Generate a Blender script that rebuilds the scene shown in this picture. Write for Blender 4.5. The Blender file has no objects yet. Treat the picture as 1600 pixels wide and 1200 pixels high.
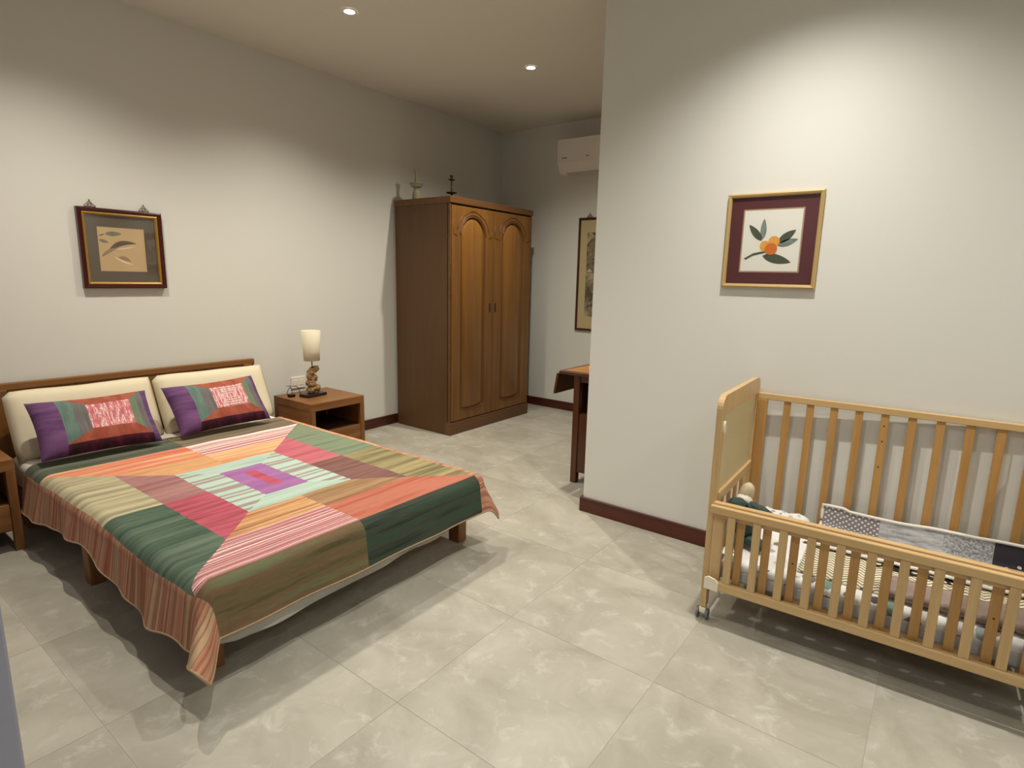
import bpy, bmesh, math, random
from mathutils import Vector, Matrix, noise
random.seed(7)
PI = math.pi
S = bpy.context.scene
COL = S.collection

# ------------------------------------------------------------------ camera
cam_d = bpy.data.cameras.new('camera'); cam = bpy.data.objects.new('camera', cam_d); COL.objects.link(cam)
HCAM = 1.335
Rx = Vector((0.79746861, 0.60295472, 0.02212301))       # image right in world
Ry = Vector((0.12748035, -0.13254042, -0.98294547))     # image down in world
Rz = Vector((-0.58973942, 0.7866884, -0.1825617))       # view direction
m = Matrix(((Rx.x, -Ry.x, -Rz.x, 0), (Rx.y, -Ry.y, -Rz.y, 0), (Rx.z, -Ry.z, -Rz.z, HCAM), (0, 0, 0, 1)))
cam.matrix_world = m
cam_d.sensor_fit = 'HORIZONTAL'; cam_d.sensor_width = 36.0; cam_d.lens = 36.0 * 897.4 / 1600
cam_d.clip_start = 0.02
S.camera = cam

# ------------------------------------------------------------------ world, exposure
w = bpy.data.worlds.new('world'); S.world = w; w.use_nodes = True
w.node_tree.nodes['Background'].inputs[0].default_value = (0.5, 0.5, 0.55, 1)
w.node_tree.nodes['Background'].inputs[1].default_value = 0.05
S.view_settings.view_transform = 'Standard'; S.view_settings.look = 'None'
S.view_settings.gamma = 1.0; S.view_settings.use_curve_mapping = False
S.view_settings.exposure = -0.06

# ------------------------------------------------------------------ lights (recessed downlights of the room, plus two added cool fills)
ZC = 2.80                                               # ceiling height
WARM = (1.0, 0.935, 0.81); NEUT = (1.0, 0.965, 0.89); COOL_FILL = (0.86, 0.92, 1.0)
DOWN = [(-2.93, 2.29, 120, WARM, 132), (-2.58, 3.58, 142, WARM, 140), (-0.54, 2.13, 128, NEUT, 126), (-3.0, 0.98, 116, WARM, 132),
        (-0.80, 0.75, 80, NEUT, 140), (1.3, 2.2, 115, NEUT, 136), (0.9, -0.9, 70, COOL_FILL, 165), (-0.1, -1.3, 60, COOL_FILL, 165)]  # last two: unseen cool fill added behind the viewer to brighten the partition
for lx, ly, e, c, cone in DOWN:
    ld = bpy.data.lights.new('downlight_or_fill_beam', 'SPOT'); ld.energy = e; ld.color = c
    ld.spot_size = math.radians(cone); ld.spot_blend = 1.0; ld.shadow_soft_size = 0.022
    lo = bpy.data.objects.new('downlight_or_fill_beam', ld); COL.objects.link(lo); lo.location = (lx, ly, ZC - 0.012)

# ------------------------------------------------------------------ helpers
def lin(c):
    r = []
    for v in c[:3]:
        v = v / 255.0
        r.append(v / 12.92 if v <= 0.04045 else ((v + 0.055) / 1.055) ** 2.4)
    return (r[0], r[1], r[2], 1.0)

def nmat(name):
    mt = bpy.data.materials.new(name); mt.use_nodes = True
    nt = mt.node_tree
    return mt, nt, nt.nodes['Principled BSDF']

def plain(name, c, rough=0.6, metal=0.0, bump=0.0, bscale=200, spec=0.5, var=0.0, vscale=6):
    mt, nt, b = nmat(name); L = nt.links
    b.inputs['Base Color'].default_value = lin(c); b.inputs['Roughness'].default_value = rough
    b.inputs['Metallic'].default_value = metal; b.inputs['Specular IOR Level'].default_value = spec
    tc = nt.nodes.new('ShaderNodeTexCoord')
    if var > 0:
        n = nt.nodes.new('ShaderNodeTexNoise'); n.inputs['Scale'].default_value = vscale; n.inputs['Detail'].default_value = 4
        L.new(tc.outputs['Object'], n.inputs['Vector'])
        mx = nt.nodes.new('ShaderNodeMix'); mx.data_type = 'RGBA'
        c1 = lin(c); mx.inputs[6].default_value = tuple(v * (1 - var) for v in c1[:3]) + (1,)
        mx.inputs[7].default_value = tuple(min(1, v * (1 + var)) for v in c1[:3]) + (1,)
        L.new(n.outputs['Fac'], mx.inputs[0]); L.new(mx.outputs[2], b.inputs['Base Color'])
    if bump > 0:
        n2 = nt.nodes.new('ShaderNodeTexNoise'); n2.inputs['Scale'].default_value = bscale; n2.inputs['Detail'].default_value = 3
        L.new(tc.outputs['Object'], n2.inputs['Vector'])
        bp = nt.nodes.new('ShaderNodeBump'); bp.inputs['Strength'].default_value = bump; bp.inputs['Distance'].default_value = 0.002
        L.new(n2.outputs['Fac'], bp.inputs['Height']); L.new(bp.outputs[0], b.inputs['Normal'])
    return mt

def wood(name, c1, c2, axis='z', scale=1.0, rough=0.45, streak=26, contrast=1.0):
    mt, nt, b = nmat(name); L = nt.links
    tc = nt.nodes.new('ShaderNodeTexCoord'); mp = nt.nodes.new('ShaderNodeMapping')
    oi = nt.nodes.new('ShaderNodeObjectInfo')
    add = nt.nodes.new('ShaderNodeVectorMath'); add.operation = 'MULTIPLY_ADD'
    L.new(oi.outputs['Random'], add.inputs[0]); add.inputs[1].default_value = (3.1, 5.3, 7.7)
    L.new(tc.outputs['Object'], add.inputs[2]); L.new(add.outputs[0], mp.inputs['Vector'])
    sc = {'x': (1.2, streak, streak), 'y': (streak, 1.2, streak), 'z': (streak, streak, 1.2)}[axis]
    mp.inputs['Scale'].default_value = tuple(v * scale for v in sc)
    n = nt.nodes.new('ShaderNodeTexNoise'); n.inputs['Scale'].default_value = 1.0; n.inputs['Detail'].default_value = 5
    n.inputs['Roughness'].default_value = 0.6; n.inputs['Distortion'].default_value = 0.6
    L.new(mp.outputs[0], n.inputs['Vector'])
    n3 = nt.nodes.new('ShaderNodeTexNoise'); n3.inputs['Scale'].default_value = 6.0; n3.inputs['Detail'].default_value = 2
    L.new(mp.outputs[0], n3.inputs['Vector'])
    rp = nt.nodes.new('ShaderNodeValToRGB'); rp.color_ramp.elements[0].position = 0.5 - 0.2 / contrast
    rp.color_ramp.elements[1].position = 0.5 + 0.2 / contrast
    rp.color_ramp.elements[0].color = lin(c1); rp.color_ramp.elements[1].color = lin(c2)
    L.new(n.outputs['Fac'], rp.inputs[0])
    mx = nt.nodes.new('ShaderNodeMix'); mx.data_type = 'RGBA'; mx.blend_type = 'MULTIPLY'; mx.inputs[0].default_value = 0.25
    L.new(rp.outputs[0], mx.inputs[6]); L.new(n3.outputs['Fac'], mx.inputs[7]); L.new(mx.outputs[2], b.inputs['Base Color'])
    b.inputs['Roughness'].default_value = rough
    bp = nt.nodes.new('ShaderNodeBump'); bp.inputs['Strength'].default_value = 0.08; bp.inputs['Distance'].default_value = 0.001
    L.new(n3.outputs['Fac'], bp.inputs['Height']); L.new(bp.outputs[0], b.inputs['Normal'])
    return mt

def cloth(name, cols, k=30, seed=0.0, tvar=1.2, hard=False, pos=None, swap=False, rough=0.9, det=3):
    """woven stripes running across the cloth: the colour changes with UV.x only (UV.y when swap)"""
    mt, nt, b = nmat(name); L = nt.links
    uv = nt.nodes.new('ShaderNodeUVMap'); uv.uv_map = 'UVMap'
    mp = nt.nodes.new('ShaderNodeMapping'); L.new(uv.outputs[0], mp.inputs['Vector'])
    mp.inputs['Scale'].default_value = (tvar, k, 1) if swap else (k, tvar, 1)
    mp.inputs['Location'].default_value = (seed, seed * 2.3, seed)
    n = nt.nodes.new('ShaderNodeTexNoise'); n.inputs['Scale'].default_value = 1; n.inputs['Detail'].default_value = det
    n.inputs['Roughness'].default_value = 0.6
    L.new(mp.outputs[0], n.inputs['Vector'])
    rp = nt.nodes.new('ShaderNodeValToRGB'); cr = rp.color_ramp
    cols = [tuple(0.74 * v + 0.26 * (0.3 * c[0] + 0.59 * c[1] + 0.11 * c[2]) for v in c) for c in cols]
    N = len(cols); ps = pos or [0.36 + 0.28 * i / max(1, N - 1) for i in range(N)]
    cr.elements[0].position = ps[0]; cr.elements[0].color = lin(cols[0])
    cr.elements[1].position = ps[-1]; cr.elements[1].color = lin(cols[-1])
    for i in range(1, N - 1):
        e = cr.elements.new(ps[i]); e.color = lin(cols[i])
    if hard: cr.interpolation = 'CONSTANT'
    L.new(n.outputs['Fac'], rp.inputs[0])
    # stitching rows
    mp2 = nt.nodes.new('ShaderNodeMapping'); L.new(uv.outputs[0], mp2.inputs['Vector'])
    mp2.inputs['Scale'].default_value = (25, 190, 1) if swap else (190, 25, 1)
    n2 = nt.nodes.new('ShaderNodeTexNoise'); n2.inputs['Scale'].default_value = 1; n2.inputs['Detail'].default_value = 2
    L.new(mp2.outputs[0], n2.inputs['Vector'])
    mx = nt.nodes.new('ShaderNodeMix'); mx.data_type = 'RGBA'; mx.blend_type = 'OVERLAY'; mx.inputs[0].default_value = 0.22
    L.new(rp.outputs[0], mx.inputs[6]); L.new(n2.outputs['Color'], mx.inputs[7])
    bw = nt.nodes.new('ShaderNodeRGBToBW'); L.new(n2.outputs['Color'], bw.inputs[0]); L.new(bw.outputs[0], mx.inputs[7])
    L.new(mx.outputs[2], b.inputs['Base Color'])
    b.inputs['Roughness'].default_value = rough; b.inputs['Specular IOR Level'].default_value = 0.15
    bp = nt.nodes.new('ShaderNodeBump'); bp.inputs['Strength'].default_value = 0.35; bp.inputs['Distance'].default_value = 0.002
    L.new(n2.outputs['Fac'], bp.inputs['Height']); L.new(bp.outputs[0], b.inputs['Normal'])
    return mt

def thing(name, label, cat, loc=(0, 0, 0), rz=0.0, group=None):
    o = bpy.data.objects.new(name, None); COL.objects.link(o); o.empty_display_size = 0.1
    o.location = loc; o.rotation_euler = (0, 0, rz); o['label'] = label; o['category'] = cat
    if group: o['group'] = group
    return o

def obj(name, bm, mat, parent=None, smooth=False, angle=None):
    bmesh.ops.recalc_face_normals(bm, faces=bm.faces)
    me = bpy.data.meshes.new(name); bm.to_mesh(me); bm.free()
    mats = mat if isinstance(mat, (list, tuple)) else [mat]
    for q in mats: me.materials.append(q)
    if smooth or angle:
        for p in me.polygons: p.use_smooth = True
        if angle: me.set_sharp_from_angle(angle=math.radians(angle))
    o = bpy.data.objects.new(name, me); COL.objects.link(o)
    if parent: o.parent = parent
    return o

def tag(o, label, cat, group=None):
    o['label'] = label; o['category'] = cat
    if group: o['group'] = group
    return o

def box(bm, x0, x1, y0, y1, z0, z1, bev=0.0, seg=2, rot=None, piv=None):
    g = bmesh.ops.create_cube(bm, size=1.0); vs = g['verts']
    for v in vs:
        v.co = Vector(((x0 + x1) / 2 + v.co.x * (x1 - x0), (y0 + y1) / 2 + v.co.y * (y1 - y0), (z0 + z1) / 2 + v.co.z * (z1 - z0)))
    if bev > 0:
        es = list({e for v in vs for e in v.link_edges})
        r = bmesh.ops.bevel(bm, geom=es, offset=bev, segments=seg, profile=0.5, affect='EDGES')
        vs = list({v for f in r['faces'] for v in f.verts} | {v for v in vs if v.is_valid})
    if rot is not None:
        piv = Vector(piv or (0, 0, 0))
        for v in vs: v.co = rot @ (v.co - piv) + piv
    return vs

def bx(x0, x1, y0, y1, z0, z1, bev=0.003, seg=2):
    bm = bmesh.new(); box(bm, x0, x1, y0, y1, z0, z1, bev, seg); return bm

def lathe(bm, prof, cx=0, cy=0, n=24, cap=True):
    rings = []
    for r, z in prof:
        rings.append([bm.verts.new((cx + r * math.cos(2 * PI * i / n), cy + r * math.sin(2 * PI * i / n), z)) for i in range(n)])
    for a, b in zip(rings[:-1], rings[1:]):
        for i in range(n):
            bm.faces.new((a[i], a[(i + 1) % n], b[(i + 1) % n], b[i]))
    if cap:
        bm.faces.new(rings[0][::-1]); bm.faces.new(rings[-1])

def tube(bm, pts, r, n=8, closed=False):
    pts = [Vector(p) for p in pts]; rings = []; N = len(pts)
    for i, p in enumerate(pts):
        a = pts[(i - 1) % N] if (i > 0 or closed) else p
        b = pts[(i + 1) % N] if (i < N - 1 or closed) else p
        t = (b - a).normalized()
        u = t.cross(Vector((0, 0, 1)))
        if u.length < 0.2: u = t.cross(Vector((0, 1, 0)))
        u.normalize(); v = t.cross(u)
        rr = r[i] if isinstance(r, (list, tuple)) else r
        rings.append([bm.verts.new(p + u * rr * math.cos(2 * PI * k / n) + v * rr * math.sin(2 * PI * k / n)) for k in range(n)])
    for i in range(N if closed else N - 1):
        a, b = rings[i], rings[(i + 1) % N]
        for k in range(n):
            bm.faces.new((a[k], a[(k + 1) % n], b[(k + 1) % n], b[k]))
    if not closed:
        bm.faces.new(rings[0][::-1]); bm.faces.new(rings[-1])

def prism(bm, poly, fn, d0, d1):
    """poly of 2-D points extruded between depths d0 and d1; fn(a, b, d) -> 3-D point"""
    A = [bm.verts.new(fn(a, b, d0)) for a, b in poly]; B = [bm.verts.new(fn(a, b, d1)) for a, b in poly]
    n = len(poly)
    bm.faces.new(A); bm.faces.new(B[::-1])
    for i in range(n): bm.faces.new((A[i], A[(i + 1) % n], B[(i + 1) % n], B[i]))

def patch(poly, xs, ys, fn, uvfn=None):
    """flat polygon cut by grid lines, then laid on a surface by fn(u, v)"""
    bm = bmesh.new()
    bm.faces.new([bm.verts.new((a, b, 0)) for a, b in poly])
    x0 = min(p[0] for p in poly); x1 = max(p[0] for p in poly); y0 = min(p[1] for p in poly); y1 = max(p[1] for p in poly)
    for x in xs:
        if x0 + 1e-4 < x < x1 - 1e-4:
            bmesh.ops.bisect_plane(bm, geom=bm.verts[:] + bm.edges[:] + bm.faces[:], plane_co=(x, 0, 0), plane_no=(1, 0, 0), dist=1e-6)
    for y in ys:
        if y0 + 1e-4 < y < y1 - 1e-4:
            bmesh.ops.bisect_plane(bm, geom=bm.verts[:] + bm.edges[:] + bm.faces[:], plane_co=(0, y, 0), plane_no=(0, 1, 0), dist=1e-6)
    uvl = bm.loops.layers.uv.new('UVMap')
    for f in bm.faces:
        for l in f.loops: l[uvl].uv = (l.vert.co.x, l.vert.co.y)
    for v in bm.verts: v.co = Vector(fn(v.co.x, v.co.y))
    return bm

def frange(a, b, st):
    n = max(1, int(round((b - a) / st))); return [a + (b - a) * i / n for i in range(n + 1)]

# ------------------------------------------------------------------ materials
M = {}
M['wall'] = plain('wall_paint', (222, 221, 213), 0.75, bump=0.12, bscale=350, spec=0.25)
M['ceil'] = plain('ceiling_paint', (224, 220, 208), 0.85, spec=0.2)
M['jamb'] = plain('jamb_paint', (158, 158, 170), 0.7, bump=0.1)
M['bboard'] = wood('mahogany_trim', (70, 28, 16), (96, 42, 24), 'x', 0.6, 0.38)
M['bboard_y'] = wood('mahogany_trim_y', (60, 26, 15), (84, 38, 22), 'y', 0.6, 0.38)
M['grout'] = plain('grout', (168, 164, 151), 0.9)

def tile_mat():
    mt, nt, b = nmat('stone_tile'); L = nt.links
    tc = nt.nodes.new('ShaderNodeTexCoord'); oi = nt.nodes.new('ShaderNodeObjectInfo')
    add = nt.nodes.new('ShaderNodeVectorMath'); add.operation = 'MULTIPLY_ADD'
    L.new(oi.outputs['Random'], add.inputs[0]); add.inputs[1].default_value = (31, 17, 9); L.new(tc.outputs['Object'], add.inputs[2])
    n1 = nt.nodes.new('ShaderNodeTexNoise'); n1.inputs['Scale'].default_value = 3.2; n1.inputs['Detail'].default_value = 6; n1.inputs['Roughness'].default_value = 0.62
    n1.inputs['Distortion'].default_value = 0.8
    n2 = nt.nodes.new('ShaderNodeTexNoise'); n2.inputs['Scale'].default_value = 11; n2.inputs['Detail'].default_value = 8; n2.inputs['Roughness'].default_value = 0.7
    n2.inputs['Distortion'].default_value = 0.5
    L.new(add.outputs[0], n1.inputs['Vector']); L.new(add.outputs[0], n2.inputs['Vector'])
    r1 = nt.nodes.new('ShaderNodeValToRGB'); e = r1.color_ramp.elements
    e[0].position = 0.3; e[0].color = lin((158, 152, 137)); e[1].position = 0.72; e[1].color = lin((186, 181, 167))
    L.new(n1.outputs['Fac'], r1.inputs[0])
    r2 = nt.nodes.new('ShaderNodeValToRGB'); e = r2.color_ramp.elements
    e[0].position = 0.54; e[0].color = (0, 0, 0, 1); e[1].position = 0.74; e[1].color = (0.75, 0.75, 0.75, 1)
    L.new(n2.outputs['Fac'], r2.inputs[0])
    mx = nt.nodes.new('ShaderNodeMix'); mx.data_type = 'RGBA'; mx.inputs[7].default_value = lin((206, 203, 192))
    L.new(r2.outputs[0], mx.inputs[0]); L.new(r1.outputs[0], mx.inputs[6]); L.new(mx.outputs[2], b.inputs['Base Color'])
    b.inputs['Roughness'].default_value = 0.42; b.inputs['Specular IOR Level'].default_value = 0.35
    bp = nt.nodes.new('ShaderNodeBump'); bp.inputs['Strength'].default_value = 0.06; bp.inputs['Distance'].default_value = 0.002
    L.new(n2.outputs['Fac'], bp.inputs['Height']); L.new(bp.outputs[0], b.inputs['Normal'])
    return mt
M['tile'] = tile_mat()
M['teak_x'] = wood('teak_x', (120, 76, 34), (154, 104, 54), 'x', 1, 0.45)
M['teak_y'] = wood('teak_y', (120, 76, 34), (154, 104, 54), 'y', 1, 0.45)
M['teak_z'] = wood('teak_z', (120, 76, 34), (154, 104, 54), 'z', 1, 0.45)
M['dark_in'] = wood('teak_inner', (60, 34, 16), (82, 48, 22), 'y', 1, 0.6)
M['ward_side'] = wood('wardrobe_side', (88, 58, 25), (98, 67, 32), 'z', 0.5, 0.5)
M['ward_trim'] = wood('wardrobe_trim', (96, 62, 30), (116, 78, 42), 'y', 0.7, 0.4)
M['ward_door'] = wood('wardrobe_door', (116, 76, 32), (140, 96, 42), 'z', 0.8, 0.38)
M['ward_panel'] = wood('wardrobe_panel', (130, 86, 36), (154, 106, 50), 'z', 0.8, 0.32)
M['carve'] = plain('carving', (92, 54, 24), 0.4)
M['pine_x'] = wood('pine_x', (208, 170, 114), (228, 194, 140), 'x', 1, 0.4, contrast=0.8)
M['pine_y'] = wood('pine_y', (208, 170, 114), (228, 194, 140), 'y', 1, 0.4, contrast=0.8)
M['pine_z'] = wood('pine_z', (206, 168, 114), (226, 192, 138), 'z', 1, 0.4, contrast=0.8)
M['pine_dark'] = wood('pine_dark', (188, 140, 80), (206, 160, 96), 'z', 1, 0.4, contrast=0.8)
M['panel'] = plain('crib_panel', (206, 190, 146), 0.55, var=0.04)
M['cream'] = plain('cream_canvas', (224, 212, 184), 0.9, bump=0.25, bscale=500, spec=0.1, var=0.03)
M['white'] = plain('white_cotton', (236, 232, 222), 0.9, bump=0.15, bscale=300, spec=0.1)
M['plastic'] = plain('white_plastic', (238, 230, 206), 0.4)
M['acwhite'] = plain('ac_plastic', (236, 232, 222), 0.35)
M['grey_mark'] = plain('grey_print', (120, 116, 108), 0.5)
M['steel'] = plain('steel', (180, 176, 168), 0.3, metal=0.9)
M['rubber'] = plain('grey_rubber', (110, 112, 112), 0.6)
M['black'] = plain('black_plastic', (24, 22, 22), 0.4)
M['slot'] = plain('dark_slot', (46, 24, 12), 0.6)

# ------------------------------------------------------------------ setting
XW, YB, YP = -3.92, 4.97, 2.805
XR, YF = 2.2, -2.3
def struct(name, bm, mat, parent=None, **k):
    o = obj(name, bm, mat, parent, **k)
    if parent is None: o['kind'] = 'structure'
    return o
fl = struct('floor', bx(XW, XR, YF, YB, -0.12, -0.0010, 0), M['grout'])
def lines(origin, step, lo, hi):
    k = math.floor((lo - origin) / step); r = [lo]
    while origin + k * step < hi:
        v = origin + k * step
        if v > lo + 0.01: r.append(v)
        k += 1
    r.append(hi); return r
tcache = {}
gx = lines(-0.031, 0.6035, XW, XR); gy = lines(1.684, 0.6035, YF, YB)
for i in range(len(gx) - 1):
    for j in range(len(gy) - 1):
        wx, wy = gx[i + 1] - gx[i], gy[j + 1] - gy[j]
        key = (round(wx, 3), round(wy, 3))
        if key not in tcache:
            bm = bmesh.new(); g = 0.0008
            box(bm, -wx / 2 + g, wx / 2 - g, -wy / 2 + g, wy / 2 - g, -0.0010, 0.0, 0.0)
            top = [e for e in bm.edges if all(v.co.z > -0.0005 for v in e.verts)]
            bmesh.ops.bevel(bm, geom=top, offset=0.0003, segments=1, affect='EDGES')
            me = bpy.data.meshes.new('tile'); bm.to_mesh(me); bm.free(); me.materials.append(M['tile']); tcache[key] = me
        o = bpy.data.objects.new('tile', tcache[key]); COL.objects.link(o); o.parent = fl
        o.location = ((gx[i] + gx[i + 1]) / 2, (gy[j] + gy[j + 1]) / 2, 0)
struct('ceiling', bx(XW - 0.1, XR + 0.1, YF - 0.1, YB + 0.1, ZC, ZC + 0.1, 0), M['ceil'])
struct('wall_left', bx(XW - 0.1, XW, YF - 0.1, YB + 0.1, -0.12, ZC, 0), M['wall'])
struct('wall_back', bx(XW, XR, YB, YB + 0.1, -0.12, ZC, 0), M['wall'])
struct('wall_right', bx(XR, XR + 0.1, YF - 0.1, YB + 0.1, -0.12, ZC, 0), M['wall'])
struct('wall_rear', bx(XW, XR, YF - 0.1, YF, -0.12, ZC, 0), M['wall'])
struct('wall_partition', bx(-1.565, XR, YP, YP + 0.13, 0, ZC, 0.004), M['wall'])
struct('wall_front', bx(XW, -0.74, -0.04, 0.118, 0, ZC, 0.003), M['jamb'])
BH = 0.086
def bboard(name, x0, x1, y0, y1, mt):
    o = struct(name, bx(x0, x1, y0, y1, 0, BH, 0.002, 1), mt)
bboard('baseboard_left', XW, XW + 0.015, 0.118, YB, M['bboard_y'])
bboard('baseboard_back', XW + 0.015, XR, YB - 0.015, YB, M['bboard'])
bboard('baseboard_partition', -1.58, XR, YP - 0.015, YP, M['bboard'])
bboard('baseboard_partition_end', -1.58, -1.565, YP, YP + 0.13, M['bboard_y'])

# fixtures for the downlights and the two added fill lamps
def emis(name, c, s):
    mt, nt, b = nmat(name)
    b.inputs['Base Color'].default_value = (1, 1, 1, 1); b.inputs['Emission Color'].default_value = c + (1,) if len(c) == 3 else c
    b.inputs['Emission Strength'].default_value = s; return mt
M['bulb'] = emis('lamp_glow', (1.0, 0.93, 0.84), 40)
where = {0: 'recessed ceiling downlight nearest the bed, top left of the two', 1: 'recessed ceiling downlight in front of the wardrobe, right one of the two',
         2: 'recessed ceiling downlight above the crib', 3: 'recessed ceiling downlight above the near side of the bed',
         4: 'recessed ceiling downlight over the open floor', 5: 'recessed ceiling downlight near the right wall', 6: 'added cool fill lamp behind the viewer, towards the right wall', 7: 'added cool fill lamp behind the viewer, nearest the rear wall'}
for i, (lx, ly, e, c, cone) in enumerate(DOWN):
    t = thing('ceiling_downlight_or_fill', where[i], 'ceiling light', (lx, ly, ZC), group='recessed downlights')
    bm = bmesh.new(); n = 32
    lathe(bm, [(0.028, -0.0005), (0.030, -0.004), (0.043, -0.005), (0.045, -0.0005)], n=n, cap=False)
    obj('trim_ring', bm, M['acwhite'], t, smooth=True)
    bm = bmesh.new(); lathe(bm, [(0.029, -0.0005), (0.029, -0.003)], n=n)
    obj('lamp_lens', bm, M['bulb'], t)

# ------------------------------------------------------------------ bed
BX0, BX1, BY0, BY1 = -3.80, -1.70, 0.70, 2.105
ZT = 0.385
bed = thing('double_bed', 'low wooden double bed with cream padded headboard cushions', 'bed', (-2.76, 1.40, 0))
def L_(bm, o=bed.location):
    for v in bm.verts: v.co -= Vector(o)
    return bm
for k in range(12):
    x = -3.72 + k * 0.172
    obj('bed_slat', L_(bx(x - 0.04, x + 0.04, BY0 + 0.03, BY1 - 0.03, 0.192, 0.205, 0.002)), M['teak_y'], bed)
bm = bmesh.new(); box(bm, -3.79, -1.725, BY0 + 0.02, BY1 - 0.02, 0.205, 0.374, 0.045, 5)
obj('mattress', L_(bm), M['white'], bed, angle=50)
# white under-sheet hanging below the quilt at the foot
bm = bmesh.new(); cols_ = []
for i in range(71):
    k = i / 70; y = BY0 + 0.045 + (2.035 - BY0 - 0.045) * k
    zb_ = 0.143 + 0.048 * k ** 1.6 + 0.005 * math.sin(k * 23) + (0.03 * (1 - k / 0.06) if k < 0.06 else 0)
    x_ = -1.7165 - 0.004 * math.sin(k * 31) - (0.02 * (k - 0.93) / 0.07 if k > 0.93 else 0)
    cols_.append([bm.verts.new((x_ - 0.012 * (j == 0) + 0.004 * j / 3, y, 0.25 + (zb_ - 0.25) * j / 3)) for j in range(4)])
for a, b in zip(cols_[:-1], cols_[1:]):
    for j in range(3): bm.faces.new((a[j], b[j], b[j + 1], a[j + 1]))
ge = bmesh.ops.solidify(bm, geom=bm.faces[:], thickness=0.003)
obj('under_sheet', L_(bm), M['white'], bed, smooth=True)
obj('side_rail', L_(bx(-3.80, -1.80, BY0 + 0.06, BY0 + 0.085, 0.14, 0.192, 0.003)), M['teak_x'], bed)
obj('side_rail', L_(bx(-3.80, -1.80, BY1 - 0.085, BY1 - 0.06, 0.14, 0.192, 0.003)), M['teak_x'], bed)
for x in (-3.70, -2.80, -1.87):
    for y in (BY0 + (0.06 if x < -2 else 0.105), BY1 - 0.05):
        bm = bmesh.new(); s = 1 if y > 1.4 else -1
        box(bm, x - 0.035, x + 0.035, y - 0.03, y + 0.03, 0, 0.192, 0.004)
        obj('leg', L_(bm), M['teak_z'], bed)
obj('headboard', L_(bx(-3.895, -3.868, 0.685, 2.112, 0.18, 0.70, 0.003)), M['teak_y'], bed)
obj('headboard_rail', L_(bx(-3.900, -3.862, 0.685, 2.115, 0.695, 0.732, 0.004)), M['teak_y'], bed)
for y in (0.73, 2.06):
    obj('headboard_post', L_(bx(-3.895, -3.85, y - 0.03, y + 0.03, 0, 0.70, 0.003)), M['teak_z'], bed)
# headboard cushions
def cushion(y0, y1, seed):
    bm = bmesh.new(); n = 22; mth = 14
    Hc = 0.365; T = 0.10
    def P(u, v, s):
        e = (1 - abs(2 * u - 1) ** 8) ** 0.5 * (1 - abs(2 * v - 1) ** 6) ** 0.5
        cx = 1 - 0.012 * (abs(2 * v - 1) ** 6); 
        y = (y0 + y1) / 2 + (u - 0.5) * (y1 - y0) * cx
        h = v * Hc + 0.006 * noise.noise(Vector((u * 3, seed, 0)))
        d = T * 0.5 * e * (1 + 0.05 * noise.noise(Vector((u * 4, v * 4, seed))))
        c = Vector((-3.605 - 0.155 * v, y, 0.372 + h * 0.93 - 0.008))
        nrm = Vector((0.92, 0, 0.39))
        return c + nrm * (d * s)
    F = [[bm.verts.new(P(i / n, j / mth, 1)) for j in range(mth + 1)] for i in range(n + 1)]
    B = [[F[i][j] if i in (0, n) or j in (0, mth) else bm.verts.new(P(i / n, j / mth, -1)) for j in range(mth + 1)] for i in range(n + 1)]
    for i in range(n):
        for j in range(mth):
            bm.faces.new((F[i][j], F[i + 1][j], F[i + 1][j + 1], F[i][j + 1]))
            bm.faces.new((B[i][j], B[i][j + 1], B[i + 1][j + 1], B[i + 1][j]))
    return bm
bm = cushion(0.715, 1.397, 1.0); c1 = obj('headboard_cushion', L_(bm), M['cream'], bed, smooth=True)
bm = cushion(1.405, 2.100, 5.0); c2 = obj('headboard_cushion', L_(bm), M['cream'], bed, smooth=True)

# ------------------------------------------------------------------ quilt
SF, TN, TF = -1.765, 0.762, 2.045        # where the cloth starts to bend down (foot, near, far)
S0, S1, T0, T1 = -3.47, -1.545, 0.505, 2.27
r_ = 0.06
drops = [(-3.5, 0.20), (-3.3, 0.205), (-2.95, 0.165), (-2.6, 0.14), (-2.45, 0.165), (-2.2, 0.20), (-2.03, 0.225), (-1.82, 0.19), (-1.7, 0.215), (-1.4, 0.24)]
def near_drop(s):
    for (a, da), (b, db) in zip(drops[:-1], drops[1:]):
        if s <= b:
            k = max(0, min(1, (s - a) / (b - a))); k = k * k * (3 - 2 * k); return da + (db - da) * k
    return drops[-1][1]
def bend(Ln, fl):
    q = r_ * PI / 2
    if Ln < q: return r_ * math.sin(Ln / r_), r_ * (1 - math.cos(Ln / r_))
    e = Ln - q
    return r_ + e * math.sin(fl), r_ + e * math.cos(fl)
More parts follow.
